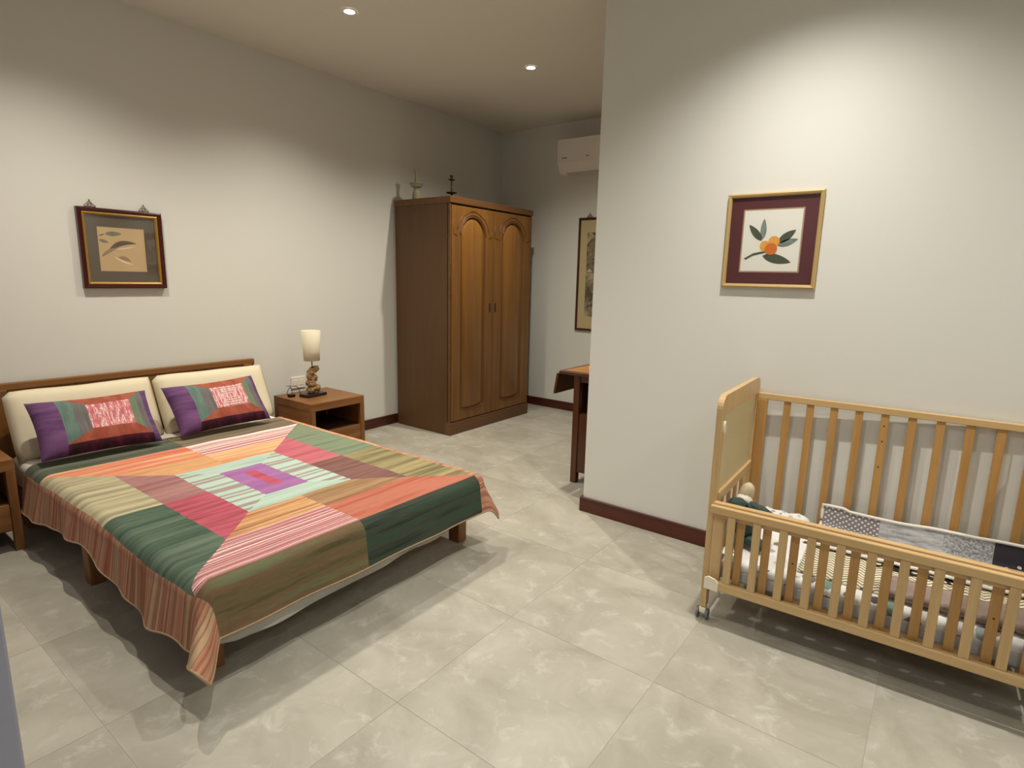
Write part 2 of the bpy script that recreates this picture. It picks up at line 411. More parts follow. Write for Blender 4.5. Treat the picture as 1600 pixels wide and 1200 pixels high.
def QP(s, t, off=0.0):
    a = s - SF; bn = TN - t; bf = t - TF
    near = bn > 0; b = bn if near else bf
    z = ZT + 0.004 * noise.noise(Vector((s * 5, t * 5, 3))) + 0.0009 * noise.noise(Vector((s * 22, t * 3, 1)))
    if near: b = b * (near_drop(s) + 0.045) / (TN - T0)
    a0, b0 = max(a, 0), max(b, 0)
    if a0 == 0 and b0 == 0: return Vector((s, t, z))
    Ln = math.hypot(a0, b0); ph = math.atan2(b0, a0)
    cor = math.sin(2 * ph); Ln *= 1 - 0.07 * cor; az = ph
    if near and cor > 0:
        az = (PI / 2) * (ph / (PI / 2)) ** 2.2
    fl = 0.10
    if cor > 0: fl += (0.05 * cor if near else 0.28 * cor ** 0.8)
    if near and a0 > 0 and b0 > 0:
        q_ = min(1, Ln / 0.2); pd = math.degrees(ph); fl += q_ * (0.55 * math.exp(-((pd - 60) / 12) ** 2) - 0.12 * math.exp(-((pd - 78) / 7) ** 2))
    if b0 > 0:                                            # hanging folds
        wv = math.sin(s * 15 + 1.3 * math.sin(s * 7)) * 0.6 + 0.4 * math.sin(s * 31 + 1)
        fl += (0.08 + 0.10 * wv * min(1, b0 / 0.12)) * math.sin(ph) ** 2
    if a0 > 0: fl += 0.03 * math.sin(t * 16) * math.cos(ph) ** 2
    h, v = bend(Ln, fl)
    x = min(s, SF) + h * math.cos(az)
    y = (min(max(t, TN), TF)) + (-1 if near else 1) * h * math.sin(az)
    return Vector((x, y, z - v))
def QN(s, t):
    e = 0.004
    n = (QP(s + e, t) - QP(s - e, t)).cross(QP(s, t + e) - QP(s, t - e))
    return n.normalized()
xs = frange(S0, SF, 0.03) + frange(SF, S1, 0.012); ys = frange(T0, TN, 0.012) + frange(TN, TF, 0.03) + frange(TF, T1, 0.012)
HS, FS, HM, FM, HA, FA = -3.235, -1.745, -3.0, -1.965, -2.80, -2.14      # ring edges along the bed
NS, QS, NM, QM, NA, QA = 0.690, 2.035, 0.930, 1.805, 1.11, 1.61         # ring edges across
SM, TM = -2.475, 1.345
def C3(*a, **k): return cloth('quilt_' + a[0], a[1], *a[2:], **k)
G = dict(
 head_n=C3('moss', [(70, 84, 66), (92, 100, 80), (112, 112, 90)], 22, seed=1), head_f=C3('brown', [(104, 86, 60), (126, 108, 80), (140, 124, 96)], 22, seed=2),
 coral=C3('coral', [(228, 106, 78), (238, 128, 96), (232, 142, 84), (236, 180, 120)], 24, seed=3),
 pinkwhite=C3('pink_white', [(206, 118, 118), (232, 216, 202), (214, 146, 138), (236, 224, 212)], 48, seed=4, tvar=0.05, det=2, hard=True, pos=[0.0, 0.46, 0.5, 0.55]),
 orange=C3('orange', [(206, 132, 76), (226, 160, 98), (216, 140, 80)], 26, seed=5), peach=C3('peach', [(226, 150, 92), (236, 178, 120), (220, 140, 84)], 26, seed=6),
 mint=C3('mint', [(178, 206, 186), (172, 202, 180), (166, 150, 142), (160, 140, 136)], 30, seed=7, tvar=0.05, det=0.5, pos=[0.40, 0.49, 0.53, 0.6]),
 aqua=C3('aqua', [(150, 184, 168), (176, 204, 184), (168, 190, 170)], 30, seed=8),
 purple=C3('purple', [(164, 92, 164), (178, 110, 174)], 24, seed=9), red=C3('red', [(200, 62, 90), (208, 84, 104)], 40, seed=10),
 mauve=C3('mauve', [(160, 96, 96), (176, 116, 112), (182, 134, 116)], 22, seed=11), crimson=C3('crimson', [(190, 62, 84), (210, 84, 104), (172, 62, 76)], 22, seed=12),
 beige=C3('beige', [(150, 138, 104), (178, 164, 122), (196, 184, 136)], 26, seed=13), green=C3('green', [(60, 88, 68), (84, 106, 84), (104, 122, 100)], 20, seed=14),
 tan=C3('tan', [(176, 104, 62), (202, 132, 82), (224, 168, 96), (188, 118, 74)], 34, seed=15), brown2=C3('tobacco', [(134, 94, 52), (164, 122, 76), (182, 132, 88)], 28, seed=16),
 pinkstripe=C3('pink_stripe', [(198, 92, 102), (240, 226, 210), (198, 104, 104), (172, 74, 96), (238, 214, 200), (204, 112, 110)], 55, seed=17, tvar=0.05, det=2, hard=True, pos=[0.0, 0.42, 0.455, 0.53, 0.565, 0.60]),
 coral2=C3('coral_b', [(188, 86, 60), (206, 106, 78), (196, 112, 86)], 26, seed=18),
 olive=C3('olive', [(92, 78, 46), (112, 98, 60), (126, 92, 62), (108, 112, 72)], 20, seed=19), deep=C3('deep_green', [(44, 58, 46), (66, 76, 62), (52, 84, 58)], 22, seed=20),
 rose=C3('rose', [(194, 74, 94), (212, 98, 112), (202, 110, 110)], 26, seed=21), plum=C3('plum', [(126, 72, 66), (146, 96, 84), (122, 80, 80)], 26, seed=22),
 sage=C3('sage', [(96, 120, 90), (122, 142, 108), (134, 140, 104)], 24, seed=23), khaki=C3('khaki', [(120, 106, 66), (148, 134, 86), (172, 152, 92)], 24, seed=24),
 side=C3('side', [(176, 92, 62), (196, 120, 88), (206, 150, 110), (168, 84, 60), (196, 158, 112)], 26, seed=25, tvar=0.25),
 side_f=C3('side_far', [(214, 116, 80), (232, 160, 112), (224, 134, 92)], 38, seed=26, tvar=0.25),
)
quilt = thing('patchwork_quilt', 'multicoloured patchwork quilt with nested rectangles spread over the bed', 'quilt', (-2.6, 1.40, ZT))
def QL(bm):
    for v in bm.verts: v.co -= Vector(quilt.location)
    return bm
def qp(poly, key): obj('patch', QL(patch(poly, xs, ys, QP)), G[key], quilt, smooth=True)
def ring(H0, F0, N0, Q0, H1, F1, N1, Q1, cols, mid=True):
    """a frame of eight patches: outer rect (0), inner rect (1); cols = head near, head far, foot near, foot far, near head, near foot, far head, far foot"""
    hn, hf, fn, ff, nh, nf, fh, fft = cols
    qp([(H0, N0), (H1, N1), (H1, TM), (H0, TM)], hn); qp([(H0, TM), (H1, TM), (H1, Q1), (H0, Q0)], hf)
    qp([(F0, N0), (F0, TM), (F1, TM), (F1, N1)], fn); qp([(F0, TM), (F0, Q0), (F1, Q1), (F1, TM)], ff)
    qp([(H0, N0), (SM, N0), (SM, N1), (H1, N1)], nh); qp([(SM, N0), (F0, N0), (F1, N1), (SM, N1)], nf)
    qp([(H0, Q0), (H1, Q1), (SM, Q1), (SM, Q0)], fh); qp([(SM, Q0), (SM, Q1), (F1, Q1), (F0, Q0)], fft)
qp([(S0, NS), (HS, NS), (HS, TM), (S0, TM)], 'head_n'); qp([(S0, TM), (HS, TM), (HS, QS), (S0, QS)], 'head_f')
qp([(FS, NS), (S1, NS), (S1, TM), (FS, TM)], 'olive'); qp([(FS, TM), (S1, TM), (S1, QS), (FS, QS)], 'deep')
qp([(S0, T0), (SM, T0), (SM, NS), (S0, NS)], 'side'); qp([(SM, T0), (S1, T0), (S1, NS), (SM, NS)], 'side')
qp([(S0, QS), (SM, QS), (SM, T1), (S0, T1)], 'side_f'); qp([(SM, QS), (S1, QS), (S1, T1), (SM, T1)], 'side')
ring(HS, FS, NS, QS, HM, FM, NM, QM, ('coral', 'pinkwhite', 'pinkstripe', 'coral2', 'beige', 'green', 'sage', 'khaki'))
ring(HM, FM, NM, QM, HA, FA, NA, QA, ('orange', 'peach', 'tan', 'brown2', 'mauve', 'crimson', 'rose', 'plum'))
HP, FP, NP, QP_ = -2.67, -2.265, 1.255, 1.465
HR, FR, NR, QR = -2.595, -2.345, 1.335, 1.39
def ring4(H0, F0, N0, Q0, H1, F1, N1, Q1, c):
    qp([(H0, N0), (H1, N1), (H1, Q1), (H0, Q0)], c[0]); qp([(F0, N0), (F0, Q0), (F1, Q1), (F1, N1)], c[1])
    qp([(H0, N0), (F0, N0), (F1, N1), (H1, N1)], c[2]); qp([(H0, Q0), (H1, Q1), (F1, Q1), (F0, Q0)], c[3])
ring4(HA, FA, NA, QA, HP, FP, NP, QP_, ('aqua', 'aqua', 'mint', 'mint'))
ring4(HP, FP, NP, QP_, HR, FR, NR, QR, ('purple',) * 4)
qp([(HR, NR), (FR, NR), (FR, QR), (HR, QR)], 'red')
lining = cloth('quilt_lining', [(92, 48, 40), (128, 84, 66), (150, 120, 96)], 60, seed=30, tvar=40)
bm = patch([(S0, T0), (S1, T0), (S1, T1), (S0, T1)], xs, ys, lambda s, t: QP(s, t) - QN(s, t) * 0.006)
obj('lining', QL(bm), lining, quilt, smooth=True)
edge = []
for s in frange(S0, S1, 0.02)[:-1]: edge.append((s, T0))
for t in frange(T0, T1, 0.02)[:-1]: edge.append((S1, t))
for s in reversed(frange(S0, S1, 0.02)[1:]): edge.append((s, T1))
for t in reversed(frange(T0, T1, 0.02)[1:]): edge.append((S0, t))
bm = bmesh.new(); tube(bm, [QP(a, b) - QN(a, b) * 0.003 for a, b in edge], 0.0048, 8, True)
bl = QL(bm)
pip = obj('hem_binding', bl, plain('hem_binding', (176, 148, 116), 0.9, bump=0.3, bscale=400), quilt, smooth=True)

# ------------------------------------------------------------------ pillows
PM = dict(
 pur=cloth('pillow_purple', [(92, 52, 100), (112, 66, 120), (128, 76, 130)], 2, seed=1, tvar=6),
 dark=cloth('pillow_dark', [(50, 34, 44), (78, 30, 48), (104, 34, 62)], 9, seed=3, tvar=3),
 teal=cloth('pillow_teal', [(84, 116, 108), (104, 132, 116)], 22, seed=4, tvar=2),
 grey=cloth('pillow_grey', [(98, 94, 90), (116, 104, 108), (104, 116, 104)], 34, seed=5, tvar=1),
 rust=cloth('pillow_rust', [(164, 66, 46), (186, 88, 62)], 10, seed=6, tvar=3),
 grn=cloth('pillow_green', [(100, 124, 88), (116, 132, 100)], 16, seed=7, tvar=2),
 pink=cloth('pillow_pink', [(212, 96, 108), (226, 130, 136), (240, 226, 206), (206, 110, 118), (228, 150, 150)], 34, seed=8, tvar=5, hard=True, pos=[0.0, 0.46, 0.56, 0.6, 0.66]),
)
def pillow(loc, yaw, roll, W, Hh, lean, label, pid):
    t = thing('patchwork_pillow', label, 'pillow', loc, 0, 'patchwork pillows on the bed')
    T = 0.058
    nz = Vector((math.cos(lean), 0, math.sin(lean))); up = Vector((-math.sin(lean), 0, math.cos(lean))); rt = Vector((0, 1, 0))
    Rm = Matrix.Rotation(yaw, 3, 'Z')
    def P(u, v, s=1):
        a, b = 2 * u - 1, 2 * v - 1
        e = max(0, (1 - a ** 6)) ** 0.5 * max(0, (1 - b ** 4)) ** 0.6
        pa = 1 - 0.06 * (1 - b * b) ; pb = 1 - 0.09 * (1 - a * a)
        X = a * W / 2 * (1 - 0.05 * (1 - b * b)); Z = b * Hh / 2 * pb
        d = T * e * (1 + 0.12 * noise.noise(Vector((u * 5, v * 5, pid)))) 
        zz = Z * math.cos(roll) + X * math.sin(roll); xx = X * math.cos(roll) - Z * math.sin(roll)
        return Rm @ (rt * xx + up * zz + nz * (d * s)) + Vector((0, 0, Hh / 2))
    us = frange(0, 1, 0.04) + [0.01, 0.99]; vs = frange(0, 1, 0.06) + [0.015, 0.985]
    polys = [([(0, 0), (.2, 0), (.2, 1), (0, 1)], 'pur', 'purple left patch'), ([(.93, 0), (1, 0), (1, 1), (.93, 1)], 'pur', None),
             ([(.2, 0), (.93, 0), (.93, .13), (.2, .13)], 'dark', 'dark plum bottom strip'), ([(.2, .13), (.31, .22), (.31, .91), (.2, 1)], 'teal', None),
             ([(.31, .22), (.42, .33), (.42, .80), (.31, .91)], 'grey', None), ([(.2, .13), (.93, .13), (.8, .33), (.42, .33), (.31, .22)], 'rust', None),
             ([(.2, 1), (.31, .91), (.42, .8), (.8, .8), (.865, .9), (.93, 1)], 'rust', None), ([(.8, .33), (.865, .23), (.865, .9), (.8, .8)], 'grn', None),
             ([(.865, .23), (.93, .13), (.93, 1), (.865, .9)], 'grey', None), ([(.42, .33), (.8, .33), (.8, .8), (.42, .8)], 'pink', 'pink and white centre patch')]
    for poly, k, lb in polys:
        obj('patch', patch(poly, us, vs, P), PM[k], t, smooth=True)
    if pid == 2:                                         # concentric square lines of the right pillow
        for q, (h, g_) in enumerate([(.16, .20), (.12, .15), (.08, .10), (.04, .05)]):
            bm = bmesh.new(); c = (.61, .565)
            pts = []
            for k in range(4):
                x0, y0 = [(-h, -g_), (h, -g_), (h, g_), (-h, g_)][k]; x1, y1 = [(h, -g_), (h, g_), (-h, g_), (-h, -g_)][k]
                for j in range(6): pts.append((c[0] + x0 + (x1 - x0) * j / 6, c[1] + y0 + (y1 - y0) * j / 6))
            tube(bm, [P(a, b) for a, b in pts], 0.0022, 5, True); obj('stitched_outline', bm, M['white'], t)
    obj('back_cover', patch([(0, 0), (1, 0), (1, 1), (0, 1)], us, vs, lambda u, v: P(u, v, -1)), PM['pur'], t, smooth=True)
    return t
LEAN = math.radians(38)
pillow((-3.455, 1.022, 0.378), 0.0, math.radians(-1.0), 0.535, 0.325, LEAN, 'patchwork pillow with streaky pink centre leaning left of the other, by the near nightstand', 1)
pillow((-3.455, 1.650, 0.378), 0.0, math.radians(1.0), 0.545, 0.325, LEAN, 'patchwork pillow with nested pink squares leaning beside the lamp side', 2)

# ------------------------------------------------------------------ nightstands
def nightstand(y0, y1, x0, x1, label):
    t = thing('nightstand', label, 'nightstand', ((x0 + x1) / 2, (y0 + y1) / 2, 0), group='wooden nightstands beside the bed')
    hx, hy = (x1 - x0) / 2, (y1 - y0) / 2
    zt = 0.45
    obj('tabletop', bx(-hx, hx, -hy, hy, zt - 0.055, zt, 0.003), M['teak_y'], t)
    for sx in (-1, 1):
        for sy in (-1, 1):
            xa = sx * (hx - 0.0175); ya = sy * (hy - 0.0175)
            obj('leg', bx(xa - 0.0175, xa + 0.0175, ya - 0.0175, ya + 0.0175, 0, zt - 0.055, 0.002), M['teak_z'], t)
    for sy in (-1, 1):
        ya = sy * (hy - 0.012)
        obj('side_panel', bx(-hx + 0.035, hx - 0.035, ya - 0.008, ya + 0.008, 0.095, zt - 0.055, 0.001), M['teak_x'], t)
    obj('back_panel', bx(-hx + 0.006, -hx + 0.014, -hy + 0.035, hy - 0.035, 0.095, zt - 0.055, 0.001), M['dark_in'], t)
    obj('shelf', bx(-hx + 0.014, hx - 0.02, -hy + 0.02, hy - 0.02, 0.222, 0.236, 0.001), M['dark_in'], t)
    obj('bottom_panel', bx(-hx + 0.014, hx - 0.02, -hy + 0.02, hy - 0.02, 0.098, 0.108, 0.001), M['dark_in'], t)
    obj('drawer', bx(hx - 0.022, hx - 0.003, -hy + 0.037, hy - 0.037, 0.108, 0.234, 0.002), M['teak_y'], t)
    return t
nightstand(2.235, 2.685, -3.845, -3.385, 'wooden nightstand with the lamp on it, at the far side of the bed')
nightstand(0.205, 0.66, -3.85, -3.395, 'wooden nightstand at the near side of the bed, cut by the left edge')

# ------------------------------------------------------------------ table lamp
lamp = thing('table_lamp', 'driftwood table lamp with white cylinder shade on the far nightstand', 'lamp', (-3.63, 2.42, 0.45), math.radians(8))
obj('base_plate', bx(-0.05, 0.05, -0.085, 0.085, 0, 0.022, 0.003), plain('lamp_base', (40, 26, 22), 0.4), lamp)
drift = plain('driftwood', (150, 116, 76), 0.8, bump=0.9, bscale=60, var=0.35, vscale=22)
random.seed(5)
chunks = [((0, -0.012, 0.05), (0.032, 0.035, 0.03), 0.2), ((0.0, 0.038, 0.055), (0.026, 0.028, 0.026), 0.5), ((0.0, -0.015, 0.095), (0.03, 0.03, 0.036), 0.9),
          ((0.0, 0.005, 0.135), (0.026, 0.036, 0.028), -0.4), ((0.0, -0.028, 0.15), (0.02, 0.022, 0.03), 0.3), ((0, 0.002, 0.185), (0.03, 0.046, 0.026), 0.35), ((0, 0.03, 0.20), (0.022, 0.026, 0.02), 0.1)]
for c, r, a in chunks:
    bm = bmesh.new(); bmesh.ops.create_icosphere(bm, subdivisions=3, radius=1)
    Ra = Matrix.Rotation(a, 3, 'X')
    for v in bm.verts:
        k = 1 + 0.42 * noise.noise(v.co * 2.1 + Vector(c) * 40)
        v.co = Ra @ Vector((v.co.x * r[0] * k, v.co.y * r[1] * k, v.co.z * r[2] * k)) + Vector(c)
    obj('driftwood_piece', bm, drift, lamp, angle=35)
bm = bmesh.new(); tube(bm, [(0, 0, 0.2), (0, 0, 0.285)], 0.004, 10); obj('stem', bm, M['black'], lamp)
bm = bmesh.new(); lathe(bm, [(0.054, 0.262), (0.056, 0.262), (0.058, 0.33), (0.068, 0.478), (0.066, 0.478), (0.056, 0.33), (0.054, 0.262)], n=36, cap=False)
sh = obj('lamp_shade', bm, plain('linen_shade', (222, 212, 186), 0.9, bump=0.2, bscale=400), lamp, smooth=True)
bm = bmesh.new(); tube(bm, [(0.0, -0.055, 0.272), (0, 0.055, 0.272)], 0.0015, 6); tube(bm, [(-0.055, 0, 0.272), (0.055, 0, 0.272)], 0.0015, 6); obj('shade_spider', bm, M['steel'], lamp)
bm = bmesh.new()
pts = [(-0.045, -0.03, 0.006), (-0.06, -0.06, 0.02), (-0.065, -0.075, 0.06), (-0.07, -0.095, 0.078), (-0.075, -0.125, 0.08), (-0.08, -0.15, 0.062), (-0.085, -0.16, 0.03),
       (-0.09, -0.14, 0.008), (-0.10, -0.11, 0.006), (-0.115, -0.09, 0.02), (-0.13, -0.085, 0.05), (-0.15, -0.08, 0.07), (-0.17, -0.07, 0.065), (-0.20, -0.05, 0.055), (-0.265, -0.02, 0.05)]
P4 = []
for a in range(len(pts) - 1):
    p0, p1, p2, p3 = [Vector(pts[max(0, min(len(pts) - 1, a + q))]) for q in (-1, 0, 1, 2)]
    for q in range(4):
        t_ = q / 4; P4.append(0.5 * ((2 * p1) + (p2 - p0) * t_ + (2 * p0 - 5 * p1 + 4 * p2 - p3) * t_ ** 2 + (3 * p1 - p0 - 3 * p2 + p3) * t_ ** 3))
tube(bm, P4, 0.0022, 8); obj('power_cord', bm, M['black'], lamp, smooth=True)
ad = obj('dimmer_switch', bx(-0.115, -0.075, -0.135, -0.095, 0, 0.02, 0.004), M['black'], lamp)
ol = thing('wall_outlet', 'white wall outlet behind the table lamp', 'outlet', (XW, 2.485, 0.505))
obj('face_plate', bx(0, 0.008, -0.06, 0.06, -0.043, 0.043, 0.002), M['acwhite'], ol)
for k in (-1, 1):
    obj('socket', bx(0.006, 0.010, k * 0.028 - 0.018, k * 0.028 + 0.018, -0.022, 0.022, 0.001), M['plastic'], ol)

# ------------------------------------------------------------------ wardrobe
wr = thing('wardrobe', 'tall brown two-door wardrobe with arched door panels', 'wardrobe', (-3.56, 4.02, 0))
WX0, WX1, WY0, WY1 = -3.885, -3.262, 3.458, 4.582
W_ = lambda bm: L_(bm, wr.location)
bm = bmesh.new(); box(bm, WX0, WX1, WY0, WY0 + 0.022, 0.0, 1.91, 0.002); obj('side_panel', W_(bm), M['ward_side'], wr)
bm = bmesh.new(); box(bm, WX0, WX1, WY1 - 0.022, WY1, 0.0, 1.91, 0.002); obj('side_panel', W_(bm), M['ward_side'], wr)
bm = bmesh.new(); box(bm, WX0, WX0 + 0.01, WY0 + 0.022, WY1 - 0.022, 0.05, 1.91, 0.001); obj('back_panel', W_(bm), M['ward_side'], wr)
bm = bmesh.new(); box(bm, WX0 - 0.004, -3.232, WY0 - 0.008, WY1 + 0.008, 1.905, 1.957, 0.006, 3); obj('cornice', W_(bm), M['ward_trim'], wr)
bm = bmesh.new(); box(bm, WX1 - 0.03, -3.236, WY0 - 0.003, WY1 + 0.006, 0.0, 0.108, 0.006, 3); obj('plinth', W_(bm), M['ward_trim'], wr)
bm = bmesh.new(); box(bm, WX0 + 0.01, WX1 - 0.03, WY0 + 0.022, WY1 - 0.022, 0.10, 0.12, 0.001); obj('floor_panel', W_(bm), M['ward_side'], wr)
for a, b in ((WY0, WY0 + 0.016), (WY1 - 0.016, WY1)):
    bm = bmesh.new(); box(bm, WX1 - 0.01, -3.243, a, b, 0.108, 1.905, 0.002); obj('face_stile', W_(bm), M['ward_trim'], wr)
def ward_door(y0, y1, z0, z1, hs):
    cy, hw = (y0 + y1) / 2, (y1 - y0) / 2
    xf = -3.240
    aw = 0.148; zb, zt2 = 0.205, 1.815; ra = aw
    out = []
    for i in range(21):                                   # arch top
        th = PI * i / 20; out.append((aw * math.cos(th), zt2 - ra + ra * math.sin(th)))
    for i in range(13):                                   # shallow curved bottom, from left to right
        u = -1 + 2 * i / 12; out.append((aw * u, zb - 0.02 * (1 - u * u) + 0.012))
    zc = (z0 + z1) / 2
    ring_in = []; 
    def toRect(p):
        dx, dz = p[0], p[1] - zc
        k = min((hw / abs(dx)) if abs(dx) > 1e-9 else 1e9, ((z1 - zc) if dz > 0 else (zc - z0)) / abs(dz) if abs(dz) > 1e-9 else 1e9)
        return (dx * k, zc + dz * k)
    pts = []
    for i, p in enumerate(out):
        q = out[(i + 1) % len(out)]; pts.append((p, toRect(p)))
        extra = []
        for cxn, czn in ((hw, z1), (-hw, z1), (-hw, z0), (hw, z0)):
            d = (cxn, czn - zc)
            c1_ = p[0] * d[1] - (p[1] - zc) * d[0]; c2_ = q[0] * d[1] - (q[1] - zc) * d[0]
            if c1_ * c2_ < 0:
                k = c1_ / (c1_ - c2_)
                if (p[0] + (q[0] - p[0]) * k) * d[0] + (p[1] + (q[1] - p[1]) * k - zc) * d[1] <= 0: continue
                extra.append((k, ((p[0] + (q[0] - p[0]) * k, p[1] + (q[1] - p[1]) * k), (cxn, czn))))
        pts += [e_[1] for e_ in sorted(extra)]
    bm = bmesh.new(); n = len(pts)
    V = lambda p, x: bm.verts.new((x, cy + p[0], p[1]))
    Fi = [V(p, xf) for p, q in pts]; Fo = [V(q, xf) for p, q in pts]
    Bi = [V((p[0] * 0.97, zc + (p[1] - zc) * 0.996), xf - 0.012) for p, q in pts]; Bo = [V(q, xf - 0.022) for p, q in pts]
    for i in range(n):
        j = (i + 1) % n
        bm.faces.new((Fi[i], Fo[i], Fo[j], Fi[j])); bm.faces.new((Fi[i], Fi[j], Bi[j], Bi[i])); bm.faces.new((Fo[i], Bo[i], Bo[j], Fo[j]))
    bm.faces.new(Bo)
    d = obj('door', W_(bm), M['ward_door'], wr)
    # raised field
    bm = bmesh.new()
    def inset(p, e, x): 
        return (x, cy + p[0] * (1 - e / aw), zc + (p[1] - zc) * (1 - e / 0.8))
    rings = [[bm.verts.new(inset(p, e, xf + x)) for p in out] for e, x in ((0.004, -0.0125), (0.012, -0.0115), (0.026, -0.001), (0.031, 0.001))]
    for a, b in zip(rings[:-1], rings[1:]):
        for i in range(len(out)):
            j = (i + 1) % len(out); bm.faces.new((a[i], a[j], b[j], b[i]))
    bm.faces.new(rings[-1]); bm.faces.new(rings[0][::-1])
    p_ = obj('raised_panel', W_(bm), M['ward_panel'], d, angle=30)
    bm = bmesh.new(); tube(bm, [(xf - 0.0005, cy + p[0] * 1.015, zc + (p[1] - zc) * 1.003) for p in out], 0.0045, 6, True)
    obj('moulding', W_(bm), M['carve'], d, smooth=True)
    # carved scroll line above the arch
    bm = bmesh.new()
    pts2 = []
    for i in range(25):
        th = PI * (0.06 + 0.88 * i / 24); rr = 0.2
        pts2.append((xf + 0.0005, cy + rr * math.cos(th) * 1.0, zt2 - ra + 0.185 * math.sin(th) + 0.010 * abs(math.sin(th * 3))))
    tube(bm, pts2, 0.0035, 6)
    tube(bm, [(xf, cy + 0.165 * math.cos(PI * i / 20), zt2 - ra + 0.165 * math.sin(PI * i / 20)) for i in range(21)], 0.0045, 6)
    for k in (-1, 1):
        tube(bm, [(xf, cy + k * (0.02 + 0.012 * math.cos(a)), zt2 + 0.045 + 0.006 * math.sin(a)) for a in [2 * PI * i / 12 for i in range(12)]], 0.0025, 5, True)
        tube(bm, [(xf, cy + k * 0.20, zt2 - ra - 0.01), (xf, cy + k * (hw - 0.02), zt2 - ra + 0.0), (xf, cy + k * (hw - 0.02), zt2 - 0.03)], 0.003, 5)
    obj('carving', W_(bm), M['carve'], d, smooth=True)
    bm = bmesh.new(); yh = (y1 - 0.035) if hs > 0 else (y0 + 0.035)
    box(bm, xf - 0.004, xf + 0.004, yh - 0.009, yh + 0.009, 1.03, 1.105, 0.0035, 2); obj('finger_pull', W_(bm), M['slot'], d)
    return d
ward_door(3.476, 4.002, 0.117, 1.893, 1)
ward_door(4.008, 4.564, 0.117, 1.893, -1)

# candlesticks
cs = thing('candlestick', 'pale stone candlestick on top of the wardrobe', 'candlestick', (-3.70, 3.535, 1.957))
stone = plain('soapstone', (150, 147, 118), 0.7, bump=0.4, bscale=90, var=0.12, vscale=30)
bm = bmesh.new(); lathe(bm, [(0.034, 0), (0.036, 0.005), (0.033, 0.055), (0.027, 0.068), (0.024, 0.074), (0.022, 0.095), (0.024, 0.103)], n=28); obj('foot', bm, stone, cs, angle=40)
bm = bmesh.new(); lathe(bm, [(0.024, 0.100), (0.045, 0.108), (0.050, 0.124), (0.058, 0.132), (0.058, 0.137), (0.05, 0.136), (0.018, 0.131)], n=28); obj('drip_dish', bm, stone, cs, angle=40)
bm = bmesh.new(); lathe(bm, [(0.015, 0.130), (0.016, 0.15), (0.0125, 0.205), (0.014, 0.222), (0.022, 0.245), (0.023, 0.25), (0.012, 0.25), (0.011, 0.235)], n=24); obj('candle_cup', bm, stone, cs, angle=40)
cs = thing('candlestick', 'slim dark metal candlestick on the wardrobe front corner', 'candlestick', (-3.36, 3.60, 1.957))
iron = plain('dark_iron', (52, 38, 28), 0.5, metal=0.5)
bm = bmesh.new(); lathe(bm, [(0.013, 0), (0.012, 0.006), (0.006, 0.03), (0.009, 0.038)], n=20); obj('foot', bm, iron, cs, angle=40)
bm = bmesh.new(); lathe(bm, [(0.01, 0.034), (0.04, 0.041), (0.046, 0.046), (0.04, 0.050), (0.008, 0.052)], n=28); obj('lower_dish', bm, iron, cs, angle=40)
bm = bmesh.new(); lathe(bm, [(0.006, 0.05), (0.007, 0.07), (0.0045, 0.09), (0.007, 0.105), (0.0045, 0.12), (0.006, 0.143)], n=16); obj('stem', bm, iron, cs, angle=40)
bm = bmesh.new(); lathe(bm, [(0.006, 0.14), (0.028, 0.146), (0.030, 0.149), (0.010, 0.152), (0.011, 0.165), (0.014, 0.182), (0.010, 0.182), (0.008, 0.17)], n=24); obj('candle_cup', bm, iron, cs, angle=40)

# ------------------------------------------------------------------ air conditioner
ac = thing('air_conditioner', 'white split air conditioner high on the back wall', 'air conditioner', (-2.70, YB, 2.30))
prof = [(0, 0.02), (-0.10, 0.0), (-0.155, 0.012), (-0.198, 0.088), (-0.200, 0.092), (-0.200, 0.298), (-0.19, 0.302), (0, 0.302)]
bm = bmesh.new(); prism(bm, prof, lambda a, b, d: (d, a, b), -0.40, 0.40)
obj('body', bm, M['acwhite'], ac, angle=25)
obj('front_panel', bx(-0.40, 0.40, -0.208, -0.200, 0.096, 0.298, 0.003), M['acwhite'], ac)
bm = bmesh.new(); prism(bm, [(-0.108, 0.0), (-0.150, 0.010), (-0.153, 0.005), (-0.11, -0.006)], lambda a, b, d: (d, a, b), -0.33, 0.36); obj('louvre', bm, plain('ac_louvre', (200, 192, 178), 0.5), ac)
obj('printed_mark', bx(-0.35, -0.295, -0.2086, -0.2080, 0.128, 0.138, 0), M['grey_mark'], ac)
obj('printed_mark', bx(-0.092, -0.062, -0.2086, -0.2080, 0.128, 0.136, 0), M['grey_mark'], ac)

# ------------------------------------------------------------------ pictures
def glassmat():
    mt = bpy.data.materials.new('picture_glass'); mt.use_nodes = True; nt = mt.node_tree
    for n in list(nt.nodes): nt.nodes.remove(n)
    o = nt.nodes.new('ShaderNodeOutputMaterial'); mx = nt.nodes.new('ShaderNodeMixShader'); tr = nt.nodes.new('ShaderNodeBsdfTransparent')
    gl = nt.nodes.new('ShaderNodeBsdfGlossy'); gl.inputs['Roughness'].default_value = 0.02
    lw = nt.nodes.new('ShaderNodeLayerWeight'); lw.inputs[0].default_value = 0.5
    p4 = nt.nodes.new('ShaderNodeMath'); p4.operation = 'POWER'; p4.inputs[1].default_value = 5; nt.links.new(lw.outputs['Facing'], p4.inputs[0])
    fr = nt.nodes.new('ShaderNodeMath'); fr.operation = 'MULTIPLY_ADD'; fr.inputs[1].default_value = 0.9; fr.inputs[2].default_value = 0.035; nt.links.new(p4.outputs[0], fr.inputs[0])
    nt.links.new(fr.outputs[0], mx.inputs[0]); nt.links.new(tr.outputs[0], mx.inputs[1]); nt.links.new(gl.outputs[0], mx.inputs[2]); nt.links.new(mx.outputs[0], o.inputs[0])
    return mt
M['glass'] = glassmat()
